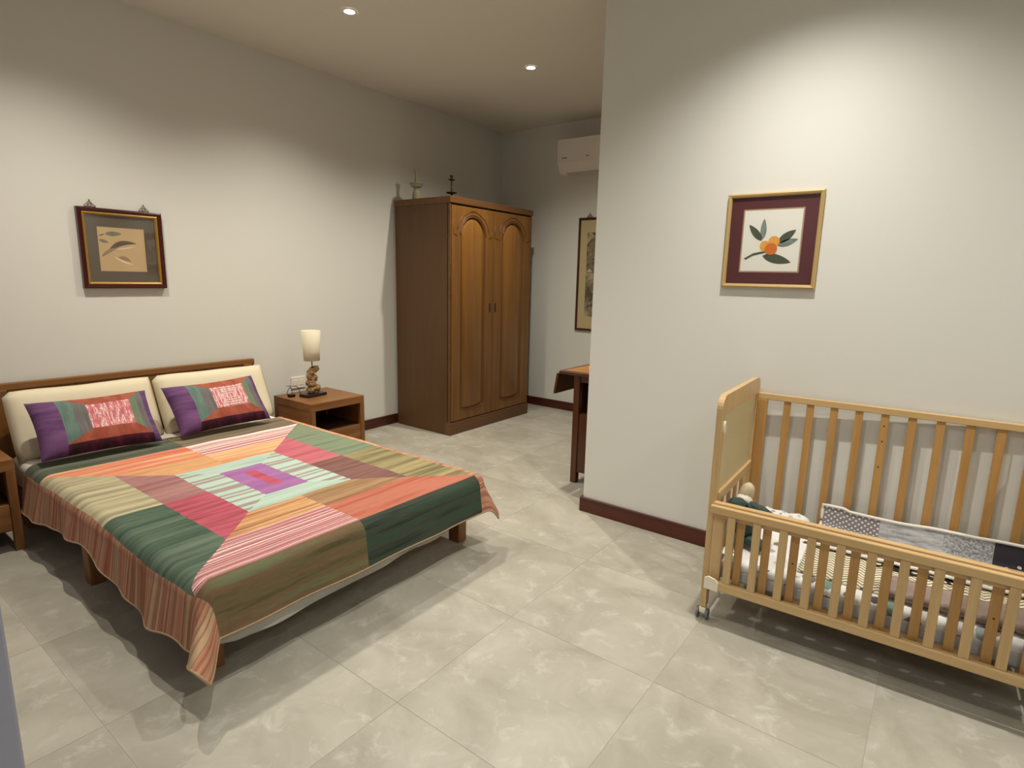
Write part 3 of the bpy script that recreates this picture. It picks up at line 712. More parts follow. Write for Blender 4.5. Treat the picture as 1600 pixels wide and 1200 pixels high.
def frame_ring(fn, w, h, fw, d0, d1, lip=0.0):
    """mitred frame: fn(a, b, d) with d towards the room; section from the outer to the inner edge"""
    bm = bmesh.new()
    prof = [(0, 0), (0, d0), (fw * 0.35, d1), (fw * 0.8, d1 - 0.003), (fw, d0 * 0.75 + lip), (fw, 0.004)]
    rings = []
    for e, d in prof:
        rings.append([bm.verts.new(fn(a, b, d)) for a, b in ((-w / 2 + e, -h / 2 + e), (w / 2 - e, -h / 2 + e), (w / 2 - e, h / 2 - e), (-w / 2 + e, h / 2 - e))])
    for a, b in zip(rings, rings[1:] + rings[:1]):
        for i in range(4):
            j = (i + 1) % 4; bm.faces.new((a[i], a[j], b[j], b[i]))
    return bm
def slab(fn, x0, x1, z0, z1, d0, d1):
    bm = bmesh.new(); prism(bm, [(x0, z0), (x1, z0), (x1, z1), (x0, z1)], fn, d0, d1); return bm
def flat(fn, poly, d, t=0.0005):
    bm = bmesh.new(); prism(bm, poly, fn, d, d + t); return bm
def leafpoly(x0, z0, x1, z1, wd, n=9, bendv=0.0):
    A = Vector((x0, z0)); B = Vector((x1, z1)); dv = B - A; nv = Vector((-dv.y, dv.x)).normalized(); up = []; dn = []
    for i in range(n + 1):
        k = i / n; c = A + dv * k + nv * bendv * math.sin(PI * k); ww = wd * math.sin(PI * k ** 0.85) ** 0.8 / 2
        up.append(tuple(c + nv * ww)); dn.append(tuple(c - nv * ww))
    return up + dn[-2:0:-1]
# fruit picture on the partition
fp = thing('framed_picture', 'gold framed picture of orange fruit and leaves on dark red mat above the crib', 'picture', (-0.672, YP, 1.521), group=None)
F1_ = lambda a, b, d: (a, -d, b)
obj('frame', frame_ring(F1_, 0.397, 0.415, 0.017, 0.018, 0.022), plain('gilt_wood', (190, 160, 104), 0.4, metal=0.1), fp)
obj('mat_board', slab(F1_, -0.184, 0.184, -0.193, 0.193, 0.003, 0.007), plain('maroon_mat', (84, 28, 28), 0.8), fp)
obj('mat_edge', slab(F1_, -0.127, 0.127, -0.139, 0.139, 0.007, 0.0076), plain('mat_bevel', (178, 150, 118), 0.7), fp)
pr = obj('print_sheet', slab(F1_, -0.121, 0.121, -0.133, 0.133, 0.0075, 0.008), plain('paper', (236, 234, 222), 0.8), fp)
dg = plain('print_dark_green', (74, 80, 62), 0.85, var=0.25, vscale=60); gg = plain('print_grey_green', (122, 136, 124), 0.85, var=0.5, vscale=50)
og = plain('print_orange', (214, 112, 34), 0.85, var=0.15, vscale=60); yl = plain('print_yellow', (232, 164, 62), 0.85, var=0.15, vscale=60)
pic = dict(l1=(leafpoly(-0.038, 0.0, -0.098, 0.072, 0.030), dg), l2=(leafpoly(-0.035, 0.005, -0.035, 0.097, 0.026), gg), l3=(leafpoly(0.03, -0.01, 0.10, 0.045, 0.034), dg),
           l4=(leafpoly(0.03, -0.022, 0.112, 0.005, 0.030), gg), l5=(leafpoly(-0.03, -0.065, 0.092, -0.095, 0.040), dg))
for k, (pl, mt) in pic.items(): obj('printed_leaf', flat(F1_, pl, 0.008), mt, pr)
circ = lambda x, z, r, n=16: [(x + r * math.cos(2 * PI * i / n), z + r * math.sin(2 * PI * i / n)) for i in range(n)]
obj('printed_fruit', flat(F1_, circ(-0.022, -0.023, 0.023), 0.0086), yl, pr); obj('printed_fruit', flat(F1_, circ(0.014, -0.004, 0.024), 0.0088), yl, pr)
obj('printed_fruit', flat(F1_, circ(0.004, -0.036, 0.026), 0.0090), og, pr)
obj('printed_stem', flat(F1_, [(-0.102, -0.083), (-0.07, -0.064), (-0.03, -0.055), (-0.012, -0.05), (-0.013, -0.045), (-0.04, -0.048), (-0.07, -0.054), (-0.108, -0.077)], 0.0086), dg, pr)
obj('glass_pane', slab(F1_, -0.182, 0.182, -0.191, 0.191, 0.0105, 0.0115), M['glass'], fp)
# fish picture on the left wall
F2_ = lambda a, b, d: (d, a, b)
fq = thing('framed_picture', 'dark red framed painting of two fish on the wall above the bed', 'picture', (XW, 1.380, 1.4445))
obj('frame', frame_ring(F2_, 0.431, 0.448, 0.024, 0.030, 0.034), plain('rosewood', (66, 20, 20), 0.25), fq)
obj('gold_fillet', frame_ring(F2_, 0.385, 0.402, 0.014, 0.027, 0.029), plain('gold_fillet', (168, 128, 52), 0.35, metal=0.3), fq)
obj('mat_board', slab(F2_, -0.182, 0.182, -0.191, 0.191, 0.003, 0.012), plain('brown_mat', (86, 74, 58), 0.8, bump=0.2), fq)
pr = obj('painting_sheet', slab(F2_, -0.122, 0.118, -0.126, 0.122, 0.012, 0.0125), plain('silk_ground', (196, 166, 120), 0.8, var=0.08, vscale=12), fq)
fk = plain('fish_dark', (84, 70, 52), 0.8, var=0.3, vscale=40); ft = plain('fish_tan', (150, 124, 88), 0.8, var=0.3, vscale=40); fw_ = plain('fish_white', (224, 204, 168), 0.8); fg = plain('reed_grey', (116, 116, 96), 0.8, var=0.4, vscale=40)
obj('painted_fish', flat(F2_, leafpoly(-0.075, -0.01, 0.075, 0.037, 0.028, bendv=0.022), 0.0125), fk, pr)
obj('painted_fish_tail', flat(F2_, leafpoly(-0.112, -0.045, -0.02, 0.01, 0.018, bendv=0.008), 0.0127), ft, pr)
obj('painted_belly', flat(F2_, leafpoly(-0.04, 0.000, 0.066, 0.022, 0.008, bendv=-0.004), 0.0131), fw_, pr)
obj('painted_fish', flat(F2_, leafpoly(-0.03, -0.045, 0.038, -0.070, 0.022, bendv=0.006), 0.0125), ft, pr)
obj('painted_belly', flat(F2_, leafpoly(-0.05, -0.042, 0.052, -0.088, 0.012, bendv=-0.006), 0.0129), fw_, pr)
obj('painted_reed', flat(F2_, leafpoly(-0.085, 0.085, 0.0, 0.088, 0.026), 0.0125), fg, pr)
obj('painted_reed', flat(F2_, leafpoly(-0.118, 0.07, -0.085, 0.085, 0.006), 0.0127), fk, pr)
obj('painted_reed', flat(F2_, leafpoly(-0.118, 0.05, -0.07, 0.035, 0.018), 0.0125), fg, pr)
obj('glass_pane', slab(F2_, -0.18, 0.18, -0.188, 0.188, 0.019, 0.020), M['glass'], fq)
brass = plain('aged_brass', (128, 112, 92), 0.45, metal=0.5)
def hanger(parent, fn, x, z, s=1.0):
    bm = bmesh.new()
    def T3(l, r, cl=False): tube(bm, [fn(x + a * s, z + b * s, 0.012) for a, b in l], r * s, 6, cl)
    T3([(-0.036, 0.002), (-0.034, 0.014), (-0.022, 0.022), (-0.01, 0.036), (0, 0.05), (0.01, 0.036), (0.022, 0.022), (0.034, 0.014), (0.036, 0.002)], 0.0035)
    T3([(0.012 * math.cos(i * PI / 5), 0.018 + 0.012 * math.sin(i * PI / 5)) for i in range(10)], 0.003, True)
    T3([(-0.032, 0.004), (-0.015, 0.01), (0, 0.006), (0.015, 0.01), (0.032, 0.004)], 0.0035)
    T3([(0, 0.046), (0, 0.058)], 0.005)
    obj('hanging_ornament', bm, brass, parent, smooth=True)
hanger(fq, F2_, -0.145, 0.224, 0.75); hanger(fq, F2_, 0.128, 0.224, 0.72)
# scroll picture on the back wall
sp = thing('framed_scroll', 'tall brown framed ink landscape on the back wall beside the partition', 'picture', (-2.70, YB, 1.373))
obj('frame', frame_ring(F1_, 0.50, 1.075, 0.020, 0.018, 0.022), M['bboard_y'], sp)
obj('mat_board', slab(F1_, -0.235, 0.235, -0.52, 0.52, 0.003, 0.007), plain('cream_silk', (196, 180, 136), 0.85), sp)
def inkmat():
    mt, nt, b = nmat('ink_landscape'); L = nt.links
    tc = nt.nodes.new('ShaderNodeTexCoord'); n = nt.nodes.new('ShaderNodeTexNoise'); n.inputs['Scale'].default_value = 9; n.inputs['Detail'].default_value = 9
    n.inputs['Distortion'].default_value = 1.5; L.new(tc.outputs['Object'], n.inputs['Vector'])
    r = nt.nodes.new('ShaderNodeValToRGB'); e = r.color_ramp.elements
    e[0].position = 0.42; e[0].color = lin((92, 84, 66)); e[1].position = 0.62; e[1].color = lin((182, 168, 132))
    L.new(n.outputs['Fac'], r.inputs[0]); L.new(r.outputs[0], b.inputs['Base Color']); b.inputs['Roughness'].default_value = 0.85
    return mt
pr = obj('painting_sheet', slab(F1_, -0.155, 0.155, -0.40, 0.40, 0.007, 0.0075), inkmat(), sp)
for k, (a, z, wd, ht) in enumerate([(-0.10, 0.02, 0.09, 0.12), (-0.05, -0.14, 0.12, 0.10), (-0.08, 0.20, 0.12, 0.16)]):
    obj('painted_hill', flat(F1_, [(a - wd / 2, z), (a - wd / 4, z + ht * 0.6), (a, z + ht), (a + wd / 3, z + ht * 0.5), (a + wd / 2, z)], 0.0076 + k * 1e-4), plain('ink_wash', (124, 116, 92), 0.85, var=0.5, vscale=50), pr)
obj('painted_roof', flat(F1_, [(-0.145, 0.03), (-0.115, 0.06), (-0.085, 0.03)], 0.0082), plain('roof_wash', (202, 190, 158), 0.85), pr)
obj('glass_pane', slab(F1_, -0.232, 0.232, -0.517, 0.517, 0.010, 0.011), M['glass'], sp)
hanger(sp, F1_, -0.135, 0.536, 0.8); hanger(sp, F1_, 0.135, 0.536, 0.8)

# ------------------------------------------------------------------ drop-leaf table behind the partition
tb = thing('drop_leaf_table', 'dark red-brown drop-leaf table behind the partition corner', 'table', (-1.60, 3.40, 0))
rw = wood('rosewood_z', (76, 40, 20), (100, 56, 28), 'z', 1, 0.28); rwx = wood('rosewood_x', (76, 40, 20), (100, 56, 28), 'x', 1, 0.28)
light_top = wood('table_inlay', (184, 124, 66), (206, 148, 84), 'x', 1, 0.28)
Tt = lambda bm: L_(bm, tb.location)
obj('tabletop', Tt(bx(-1.965, -1.24, 3.125, 3.68, 0.728, 0.750, 0.006, 3)), rwx, tb)
obj('top_inlay', Tt(bx(-1.935, -1.27, 3.155, 3.65, 0.750, 0.7515, 0.0005, 1)), light_top, tb)
bm = bmesh.new(); box(bm, -1.990, -1.972, 3.135, 3.67, 0.585, 0.728, 0.008, 3, Matrix.Rotation(math.radians(9), 3, 'Y'), (-1.98, 3.4, 0.735)); obj('drop_leaf', Tt(bm), rwx, tb)
bm = bmesh.new(); box(bm, -1.233, -1.215, 3.135, 3.67, 0.585, 0.728, 0.008, 3, Matrix.Rotation(math.radians(-9), 3, 'Y'), (-1.224, 3.4, 0.735)); obj('drop_leaf', Tt(bm), rwx, tb)
for x in (-1.875, -1.33):
    for y in (3.17, 3.60):
        obj('leg', Tt(bx(x - 0.001, x + 0.042, y, y + 0.042, 0, 0.728, 0.003)), rw, tb)
obj('apron', Tt(bx(-1.835, -1.33, 3.178, 3.196, 0.68, 0.728, 0.002)), rwx, tb)
obj('apron', Tt(bx(-1.835, -1.33, 3.616, 3.634, 0.68, 0.728, 0.002)), rwx, tb)
obj('shelf', Tt(bx(-1.835, -1.33, 3.19, 3.63, 0.462, 0.476, 0.002)), rwx, tb)
obj('front_panel', Tt(bx(-1.834, -1.33, 3.178, 3.194, 0.075, 0.470, 0.002)), rw, tb)
obj('back_panel', Tt(bx(-1.834, -1.33, 3.618, 3.632, 0.075, 0.728, 0.002)), rw, tb)
for x in (-1.866, -1.322): obj('side_panel', Tt(bx(x, x + 0.014, 3.212, 3.60, 0.075, 0.728, 0.002)), rw, tb)
cup = bmesh.new(); lathe(cup, [(0.014, 0), (0.022, 0.006), (0.026, 0.028), (0.024, 0.028), (0.018, 0.008), (0.002, 0.006)], -0, 0, 24)
cu = tag(obj('small_cup', cup, M['acwhite'], smooth=True), 'small white cup on the drop-leaf table', 'cup'); cu.location = (-1.775, 3.23, 0.7515)
pb = thing('paper_bag', 'pale grey paper bag on the shelf of the drop-leaf table', 'bag', (-1.76, 3.33, 0.476))
bm = bmesh.new(); prism(bm, [(-0.045, 0.002), (0.045, 0.002), (0.04, 0.13), (-0.04, 0.12), (-0.048, 0.06)], lambda a, b, d: (a, d, b), -0.02, 0.02); obj('bag_body', bm, plain('grey_paper', (186, 184, 180), 0.8), pb)

# ------------------------------------------------------------------ crib
CR = thing('baby_crib', 'light pine baby crib on casters with lowered slatted front gate', 'crib', (-0.625, 2.134, 0), math.radians(1.9))
LC, DC = 1.05, 0.635
def cpart(name, x0, x1, y0, y1, z0, z1, mt, par=CR, bev=0.003): return obj(name, bx(x0, x1, y0, y1, z0, z1, bev), mt, par)
def crib_end(x0, s, zb=0.055):
    """head or foot panel in the YZ plane; thickness 22 mm"""
    x1 = x0 + 0.022
    ya, yb = 0.022, DC; z1 = 0.915
    # frame outline with rounded top corners, hole for the panel
    e = obj('end_frame', bmesh.new(), M['pine_y'], CR)
    bm = bmesh.new(); rc = 0.05
    outer = [(ya, 0.055), (yb, 0.055)] + [(yb - rc + rc * math.cos(a), z1 - rc + rc * math.sin(a)) for a in [PI / 2 * i / 6 for i in range(7)]] + \
            [(ya + rc + rc * math.cos(a), z1 - rc + rc * math.sin(a)) for a in [PI / 2 + PI / 2 * i / 6 for i in range(7)]]
    sw = 0.042
    # left stile, right stile, top rail, mid rail, bottom rail as one clean frame
    def strip(poly): prism(bm, poly, lambda a, b, d: (d, a, b), x0, x1)
    strip([(ya, zb), (ya + sw, zb), (ya + sw, 0.84), (ya, 0.865)])
    strip([(yb - sw, zb), (yb, zb), (yb, 0.865), (yb - sw, 0.84)])
    arc = outer[2:]
    strip([(ya, 0.865), (ya + sw, 0.84), (yb - sw, 0.84)] + [(yb, 0.865)] + arc)
    e.data = bpy.data.meshes.new('end_frame'); bmesh.ops.remove_doubles(bm, verts=bm.verts, dist=1e-5); bmesh.ops.recalc_face_normals(bm, faces=bm.faces)
    bm.to_mesh(e.data); bm.free(); e.data.materials.append(M['pine_z'])
    cpart('end_panel', x0 + 0.007, x0 + 0.015, ya + sw, yb - sw, 0.525, 0.84, M['panel'], bev=0.0005)
    cpart('middle_rail', x0 + 0.0, x1 + 0.004, ya + sw, yb - sw, 0.482, 0.525, M['pine_y'])
    cpart('bottom_rail', x0 + 0.001, x1 - 0.001, ya + sw, yb - sw, 0.10, 0.19, M['pine_y'])
    for k in range(4):
        y = ya + sw + (yb - ya - 2 * sw) * (k + 1) / 5
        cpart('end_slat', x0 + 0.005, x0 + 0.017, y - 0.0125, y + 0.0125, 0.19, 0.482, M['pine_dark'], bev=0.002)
crib_end(-0.022, 1); crib_end(LC, -1, 0.095)
# rear side
cpart('rear_top_rail', 0, LC, DC - 0.024, DC, 0.814, 0.842, M['pine_x'])
cpart('rear_bottom_rail', 0, LC, DC - 0.026, DC - 0.002, 0.15, 0.19, M['pine_x'])
cpart('rear_post', 0.0, 0.042, DC - 0.026, DC - 0.002, 0.19, 0.814, M['pine_dark'])
cpart('rear_post', LC - 0.042, LC, DC - 0.026, DC - 0.002, 0.19, 0.814, M['pine_dark'])
k = 0; xx = 0.124
while xx < LC - 0.06:
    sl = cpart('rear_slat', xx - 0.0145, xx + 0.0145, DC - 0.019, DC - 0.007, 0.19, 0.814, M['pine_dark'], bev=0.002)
    if k == 4:
        for z in (0.765, 0.70, 0.59):
            bm = bmesh.new(); lathe(bm, [(0.003, 0), (0.003, 0.0008)], n=12)
            for v in bm.verts: v.co = Vector((xx + v.co.x, DC - 0.019 - v.co.z, z + v.co.y))
            obj('screw_hole', bm, M['slot'], sl)
    xx += 0.0927; k += 1
# fixed front half side
cpart('front_post', 0.0, 0.042, 0.022, 0.044, 0.15, 0.440, M['pine_z'])
cpart('front_post', LC - 0.042, LC, 0.022, 0.044, 0.15, 0.440, M['pine_z'])
cpart('front_top_rail', -0.006, LC + 0.006, 0.020, 0.046, 0.440, 0.500, M['pine_x'])
cpart('front_bottom_rail', 0.0, LC, 0.022, 0.044, 0.15, 0.166, M['pine_x'])
xx = 0.102; k = 0
while xx < LC - 0.06:
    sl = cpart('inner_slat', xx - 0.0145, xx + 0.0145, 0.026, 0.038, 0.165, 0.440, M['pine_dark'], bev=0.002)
    if k in (2, 8):
        bm = bmesh.new(); lathe(bm, [(0.003, 0), (0.003, 0.0008)], n=12)
        for v in bm.verts: v.co = Vector((xx + v.co.x, 0.026 - v.co.z, 0.335 + v.co.y))
        obj('screw_hole', bm, M['slot'], sl)
    xx += 0.0945; k += 1
# dropped gate in front of it
gate_y0, gate_y1 = -0.004, 0.018
cpart('gate_top_rail', -0.008, LC + 0.008, gate_y0, gate_y1, 0.462, 0.494, M['pine_x'], bev=0.004)
cpart('gate_bottom_rail', 0.0, LC, gate_y0, gate_y1, 0.152, 0.188, M['pine_x'], bev=0.004)
xx = 0.073
while xx < LC - 0.04:
    cpart('gate_slat', xx - 0.014, xx + 0.014, 0.0, 0.012, 0.188, 0.462, M['pine_z'], bev=0.002); xx += 0.091
for x0, s in ((-0.004, 1), (LC + 0.004, -1)):
    bm = bmesh.new(); P5 = [(0, 0.155), (0.052, 0.152), (0.052, 0.188), (0.040, 0.200), (0.014, 0.206), (0.0, 0.198)]
    prism(bm, [(x0 + s * a, b) for a, b in P5], lambda a, b, d: (a, d, b), gate_y0 - 0.008, gate_y0)
    obj('corner_bracket', bm, M['plastic'], CR)
bm = bmesh.new(); prism(bm, [(0.0, 0.0)] and [(0.052 + 0.011 * math.cos(a), 0.79 + 0.026 * math.sin(a)) for a in [2 * PI * i / 16 for i in range(16)]], lambda a, b, d: (d, a, b), 0.0, 0.008); obj('plastic_catch', bm, M['plastic'], CR)
# mattress support
cpart('support_rail', 0.29, 0.856, 0.075, 0.098, 0.135, 0.181, M['pine_x'])
cpart('support_rail', 0.29, 0.856, 0.47, 0.495, 0.135, 0.172, M['pine_x'])
for k in range(9):
    x = 0.05 + k * 0.12
    cpart('base_slat', x - 0.03, x + 0.03, 0.100, DC - 0.036, 0.172, 0.181, M['pine_dark'], bev=0.001)
# casters
for x in (-0.011, LC + 0.011):
    for y in (0.042, DC - 0.03):
        bm = bmesh.new(); lathe(bm, [(0.006, 0.04), (0.007, 0.062 if x < 0.5 else 0.1)], x, y, 12); box(bm, x - 0.013, x + 0.013, y - 0.022, y + 0.010, 0.026, 0.050, 0.004)
        cs_ = obj('caster', bm, M['plastic'], CR, angle=40)
        for sx in (-1, 1):
            bm = bmesh.new(); lathe(bm, [(0.008, -0.004), (0.0215, -0.004), (0.0215, 0.004), (0.008, 0.004)], n=24)
            for v in bm.verts: v.co = Vector((x + sx * 0.0185 + v.co.z, y - 0.008 + v.co.x, 0.0215 + v.co.y))
            obj('wheel', bm, M['rubber'], cs_, angle=40)

# ------------------------------------------------------------------ crib bedding (stands in the crib's own turned frame)
cl, sn = math.cos(math.radians(1.9)), math.sin(math.radians(1.9))
def cw(x, y, z): return (-0.625 + x * cl - y * sn, 2.134 + x * sn + y * cl, z)
def printed(name, base, cols, scale=14, thr=0.30, rough=0.9):
    """white cotton with small scattered round motifs"""
    mt, nt, b = nmat(name); L = nt.links
    tc = nt.nodes.new('ShaderNodeTexCoord'); vo = nt.nodes.new('ShaderNodeTexVoronoi'); vo.inputs['Scale'].default_value = scale; vo.inputs['Randomness'].default_value = 0.7
    L.new(tc.outputs['Object'], vo.inputs['Vector'])
    n = nt.nodes.new('ShaderNodeTexNoise'); n.inputs['Scale'].default_value = scale * 3; L.new(tc.outputs['Object'], n.inputs['Vector'])
    ad = nt.nodes.new('ShaderNodeMath'); ad.operation = 'MULTIPLY_ADD'; ad.inputs[1].default_value = 0.25; L.new(n.outputs['Fac'], ad.inputs[0]); L.new(vo.outputs['Distance'], ad.inputs[2])
    lt = nt.nodes.new('ShaderNodeMath'); lt.operation = 'LESS_THAN'; lt.inputs[1].default_value = thr + 0.12; L.new(ad.outputs[0], lt.inputs[0])
    sp_ = nt.nodes.new('ShaderNodeSeparateColor'); L.new(vo.outputs['Color'], sp_.inputs[0])
    rp = nt.nodes.new('ShaderNodeValToRGB'); rp.color_ramp.interpolation = 'CONSTANT'
    for i, c in enumerate(cols):
        e = rp.color_ramp.elements[0] if i == 0 else (rp.color_ramp.elements[1] if i == 1 else rp.color_ramp.elements.new(i / len(cols)))
        e.position = i / len(cols); e.color = lin(c)
    L.new(sp_.outputs[0], rp.inputs[0])
    mx = nt.nodes.new('ShaderNodeMix'); mx.data_type = 'RGBA'; mx.inputs[6].default_value = lin(base); L.new(lt.outputs[0], mx.inputs[0]); L.new(rp.outputs[0], mx.inputs[7])
    L.new(mx.outputs[2], b.inputs['Base Color']); b.inputs['Roughness'].default_value = rough; b.inputs['Specular IOR Level'].default_value = 0.1
    return mt
sheet = printed('animal_sheet', (236, 234, 230), [(150, 130, 118), (124, 152, 138), (120, 116, 112), (236, 234, 230), (90, 84, 80), (206, 198, 190), (236, 234, 230), (170, 178, 176)], 15, 0.36)
ZM = 0.272
cm = thing('crib_mattress', 'thin crib mattress in white sheet with small animal print', 'mattress', cw(0.53, 0.30, 0.182), math.radians(1.9))
bm = bmesh.new(); box(bm, -0.512, 0.512, -0.245, 0.245, 0.0, 0.050, 0.008, 2)
obj('mattress_core', bm, cloth('ticking', [(84, 86, 92), (84, 86, 92), (196, 196, 198)], 60, hard=True, pos=[0, 0.4, 0.5], seed=3), cm)
bm = bmesh.new(); box(bm, -0.516, 0.516, -0.249, 0.249, 0.040, ZM - 0.182, 0.022, 4); obj('fitted_sheet', bm, sheet, cm, angle=60)
# zigzag play blanket lying on the mattress
def zigzag():
    mt, nt, b = nmat('zigzag_weave'); L = nt.links
    tc = nt.nodes.new('ShaderNodeTexCoord'); sx = nt.nodes.new('ShaderNodeSeparateXYZ'); L.new(tc.outputs['Object'], sx.inputs[0])
    def mth(op, a, b_=None, v=None):
        n = nt.nodes.new('ShaderNodeMath'); n.operation = op; L.new(a, n.inputs[0])
        if b_ is not None: L.new(b_, n.inputs[1])
        elif v is not None: n.inputs[1].default_value = v
        return n.outputs[0]
    pp = mth('PINGPONG', mth('MULTIPLY', sx.outputs[0], v=1.0), v=0.016)
    yy = mth('ADD', mth('MULTIPLY', sx.outputs[1], v=1.0), pp)
    md = mth('PINGPONG', yy, v=0.011); ls = mth('LESS_THAN', md, v=0.0042)
    mx = nt.nodes.new('ShaderNodeMix'); mx.data_type = 'RGBA'; L.new(ls, mx.inputs[0]); mx.inputs[6].default_value = lin((236, 226, 196)); mx.inputs[7].default_value = lin((116, 106, 88))
    L.new(mx.outputs[2], b.inputs['Base Color']); b.inputs['Roughness'].default_value = 0.9
    return mt
def sheetmesh(x0, x1, y0, y1, z, dx=0.02, amp=0.004, th=0.006, seed=0):
    nx = int((x1 - x0) / dx); ny = max(2, int((y1 - y0) / dx)); bm = bmesh.new()
    def P(i, j, o): 
        x = x0 + (x1 - x0) * i / nx; y = y0 + (y1 - y0) * j / ny
        return Vector((x, y, z + o + amp * (noise.noise(Vector((x * 12, y * 12, seed))) + 0.6)))
    for o in (0, th):
        g = [[bm.verts.new(P(i, j, o)) for j in range(ny + 1)] for i in range(nx + 1)]
        for i in range(nx):
            for j in range(ny): bm.faces.new((g[i][j], g[i + 1][j], g[i + 1][j + 1], g[i][j + 1]))
        if o == 0: g0 = g
    per = [(i, 0) for i in range(nx)] + [(nx, j) for j in range(ny)] + [(i, ny) for i in range(nx, 0, -1)] + [(0, j) for j in range(ny, 0, -1)]
    for k in range(len(per)):
        a, b = per[k], per[(k + 1) % len(per)]
        bm.faces.new((g0[a[0]][a[1]], g0[b[0]][b[1]], g[b[0]][b[1]], g[a[0]][a[1]]))
    return bm
zbl = tag(obj('zigzag_blanket', sheetmesh(-0.32, 0.38, -0.17, 0.13, 0, seed=2), zigzag(), None, smooth=True), 'cream zigzag blanket lying in the crib behind the slats', 'blanket')
zbl.location = cw(0.62, 0.27, ZM + 0.001); zbl.rotation_euler = (0, 0, math.radians(1.9))
mp_ = obj('printed_panel', sheetmesh(-0.10, 0.16, 0.045, 0.115, 0.0075, 0.012, 0.004, 0.001, seed=2), printed('dark_motif_print', (52, 48, 48), [(236, 226, 190), (230, 220, 180), (52, 48, 48)], 26, 0.33), zbl, smooth=True)
mp_['label'] = 'dark printed panel with cream shapes'
tt = tag(obj('folded_throw', sheetmesh(-0.23, 0.24, -0.06, 0.06, 0, 0.016, 0.008, 0.026, seed=9), plain('taupe_fleece', (150, 132, 122), 0.95, bump=0.5, bscale=120, var=0.12, vscale=30), None, smooth=True), 'taupe fleece throw folded along the front of the crib', 'throw')
tt.location = cw(0.79, 0.135, ZM + 0.012); tt.rotation_euler = (0, 0, math.radians(1.9))
# grey patchwork baby quilt hanging inside the rear slats
DC0 = DC
bq = thing('baby_quilt', 'grey patchwork baby quilt with polka dots against the rear slats', 'quilt', cw(0.0, 0.0, 0.0), math.radians(1.9))
def BQ(x, l, off=0.0):
    top = 0.392 - 0.012 * math.sin((x - 0.3) * 7) * (1 if x > 0.4 else 0)
    top -= 0.010 * max(0, min(1, (x - 0.70) / 0.15))
    # path in the YZ plane: from the top edge down against the slats, then curving forward onto the mattress
    segs = 0.075
    y0 = DC - 0.050
    if l < segs: y, z = y0 - 0.12 * l, top - l
    else:
        a = min(1.25, (l - segs) / 0.075); 
        y = y0 - 0.12 * segs - 0.075 * (1 - math.cos(a)) - max(0, (l - segs) - 0.075 * 1.25) * 0.98
        z = top - segs - 0.075 * math.sin(a) * 0.55 - max(0, (l - segs) - 0.094) * 0.10
    z = max(z, ZM + 0.024 + 0.004 * noise.noise(Vector((x * 14, l * 14, 0)))) 
    y += 0.004 * noise.noise(Vector((x * 9, l * 6, 4)))
    return Vector((x, y - off, z + off))
def polka():
    mt, nt, b = nmat('polka_dots'); L = nt.links
    uv = nt.nodes.new('ShaderNodeUVMap'); uv.uv_map = 'UVMap'; mp = nt.nodes.new('ShaderNodeMapping'); L.new(uv.outputs[0], mp.inputs['Vector']); mp.inputs['Rotation'].default_value = (0, 0, math.radians(45))
    vo = nt.nodes.new('ShaderNodeTexVoronoi'); vo.inputs['Scale'].default_value = 62; vo.inputs['Randomness'].default_value = 0; L.new(mp.outputs[0], vo.inputs['Vector'])
    lt = nt.nodes.new('ShaderNodeMath'); lt.operation = 'LESS_THAN'; lt.inputs[1].default_value = 0.25; L.new(vo.outputs['Distance'], lt.inputs[0])
    mx = nt.nodes.new('ShaderNodeMix'); mx.data_type = 'RGBA'; L.new(lt.outputs[0], mx.inputs[0]); mx.inputs[6].default_value = lin((140, 132, 132)); mx.inputs[7].default_value = lin((236, 234, 232))
    L.new(mx.outputs[2], b.inputs['Base Color']); b.inputs['Roughness'].default_value = 0.95
    return mt
bxs = frange(0.3, LC - 0.01, 0.015); bys = frange(0, 0.34, 0.012)
pale = plain('pale_grey_cotton', (204, 202, 202), 0.95, bump=0.3, bscale=150, var=0.05, vscale=14)
streak = cloth('grey_streak', [(150, 152, 154), (186, 186, 186), (206, 204, 204)], 14, seed=2, tvar=60)
splot = cloth('grey_splotch', [(120, 124, 130), (176, 178, 180), (216, 214, 212)], 110, seed=5, tvar=110)
motif = printed('black_white_motif', (66, 62, 68), [(236, 234, 230), (226, 222, 220), (66, 62, 68)], 34, 0.25)
for (a, b, l0, l1, mt, lb) in [(0.322, 0.53, 0.008, 0.34, polka(), 'grey polka dot square'), (0.53, 0.745, 0.008, 0.11, streak, 'streaked grey square'), (0.53, 0.745, 0.11, 0.34, pale, 'plain pale grey square'),
                               (0.745, 0.90, 0.008, 0.34, splot, 'mottled grey square'), (0.90, LC - 0.022, 0.008, 0.34, motif, 'charcoal square with white motifs')]:
    o = obj('patch', patch([(a, l0), (b, l0), (b, l1), (a, l1)], bxs, bys, BQ), mt, bq, smooth=True); o['label'] = lb
obj('lining', patch([(0.316, 0.003), (LC - 0.016, 0.003), (LC - 0.016, 0.345), (0.316, 0.345)], bxs, bys, lambda x, l: BQ(x, l, -0.004)), M['white'], bq, smooth=True)
bm = bmesh.new()
ed = [(x, 0.003) for x in frange(0.316, LC - 0.016, 0.02)] + [(LC - 0.016, l) for l in frange(0.003, 0.345, 0.02)[1:]] + [(x, 0.345) for x in reversed(frange(0.316, LC - 0.016, 0.02)[:-1])] + [(0.316, l) for l in reversed(frange(0.003, 0.345, 0.02)[1:-1])]
tube(bm, [BQ(a, b) for a, b in ed], 0.0065, 8, True); obj('white_binding', bm, M['white'], bq, smooth=True)
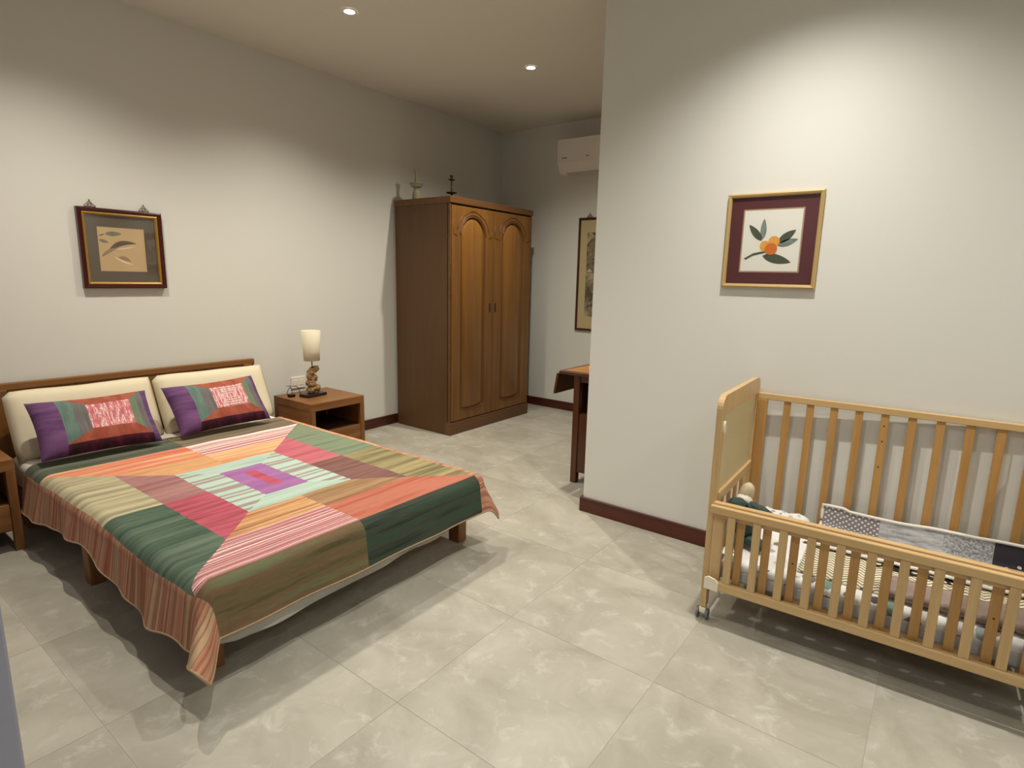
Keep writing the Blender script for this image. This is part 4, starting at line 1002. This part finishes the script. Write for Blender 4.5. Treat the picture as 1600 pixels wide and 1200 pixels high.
# crumpled bumper sheet along the rear left, soft toy and little cushion at the head end
bp_ = tag(obj('rolled_muslin', bmesh.new(), M['white']), 'white muslin with grey spots rolled against the rear slats', 'blanket')
bm = bmesh.new(); pts = [(0.08 + 0.022 * i, 0.50 + 0.006 * math.sin(i * 1.7), ZM + 0.040 + 0.004 * math.sin(i * 2.1)) for i in range(10)]
tube(bm, pts, [0.020] + [0.034 + 0.003 * math.sin(i * 1.3) for i in range(8)] + [0.022], 18)
bm.to_mesh(bp_.data); bm.free(); bp_.data.materials.clear(); bp_.data.materials.append(printed('spot_muslin', (236, 232, 226), [(176, 176, 176), (200, 198, 196), (90, 88, 88), (236, 232, 226)], 30, 0.3))
for p in bp_.data.polygons: p.use_smooth = True
bp_.location = (-0.625, 2.134, 0); bp_.rotation_euler = (0, 0, math.radians(1.9))
toy = thing('soft_toy', 'dark green soft toy with beige ribbed hood at the head end of the crib', 'toy', cw(0.078, 0.235, ZM + 0.004), math.radians(1.9))
gm = plain('green_plush', (58, 78, 70), 0.95, bump=0.8, bscale=160, var=0.25, vscale=20)
def blob(par, name, c, r, mt, rot=0, nz=0.15, seed=0, tilt=0.0, ribs=0):
    bm = bmesh.new(); bmesh.ops.create_icosphere(bm, subdivisions=4, radius=1); Rr = Matrix.Rotation(rot, 3, 'Z') @ Matrix.Rotation(tilt, 3, 'Y')
    for v in bm.verts:
        k = 1 + nz * noise.noise(v.co * 1.8 + Vector((seed, 0, 0)))
        if ribs: k += 0.07 * math.cos(ribs * math.atan2(v.co.y, v.co.x))
        v.co = Rr @ Vector((v.co.x * r[0] * k, v.co.y * r[1] * k, v.co.z * r[2] * k)) + Vector(c)
    return obj(name, bm, mt, par, smooth=True)
blob(toy, 'body', (0.0, 0.0, 0.085), (0.055, 0.06, 0.078), gm, 0.35, 0.2, 1)
blob(toy, 'arm', (0.056, -0.015, 0.150), (0.066, 0.028, 0.024), gm, -0.1, 0.2, 3, 0.40)
blob(toy, 'arm', (-0.036, -0.03, 0.168), (0.036, 0.028, 0.026), gm, 0.1, 0.2, 5, -0.3)
blob(toy, 'leg', (0.050, -0.05, 0.030), (0.050, 0.028, 0.026), gm, -0.4, 0.15, 7)
blob(toy, 'leg', (-0.020, -0.06, 0.028), (0.030, 0.046, 0.026), gm, 0.1, 0.15, 8)
blob(toy, 'head', (-0.022, 0.025, 0.168), (0.034, 0.032, 0.030), plain('cream_plush', (226, 218, 200), 0.95, bump=0.5, bscale=160), 0, 0.1, 9)
blob(toy, 'ribbed_hood', (-0.018, 0.040, 0.196), (0.028, 0.026, 0.048), plain('beige_knit', (206, 190, 160), 0.9, bump=0.4, bscale=200), 0, 0.05, 2, 0.25, 12)
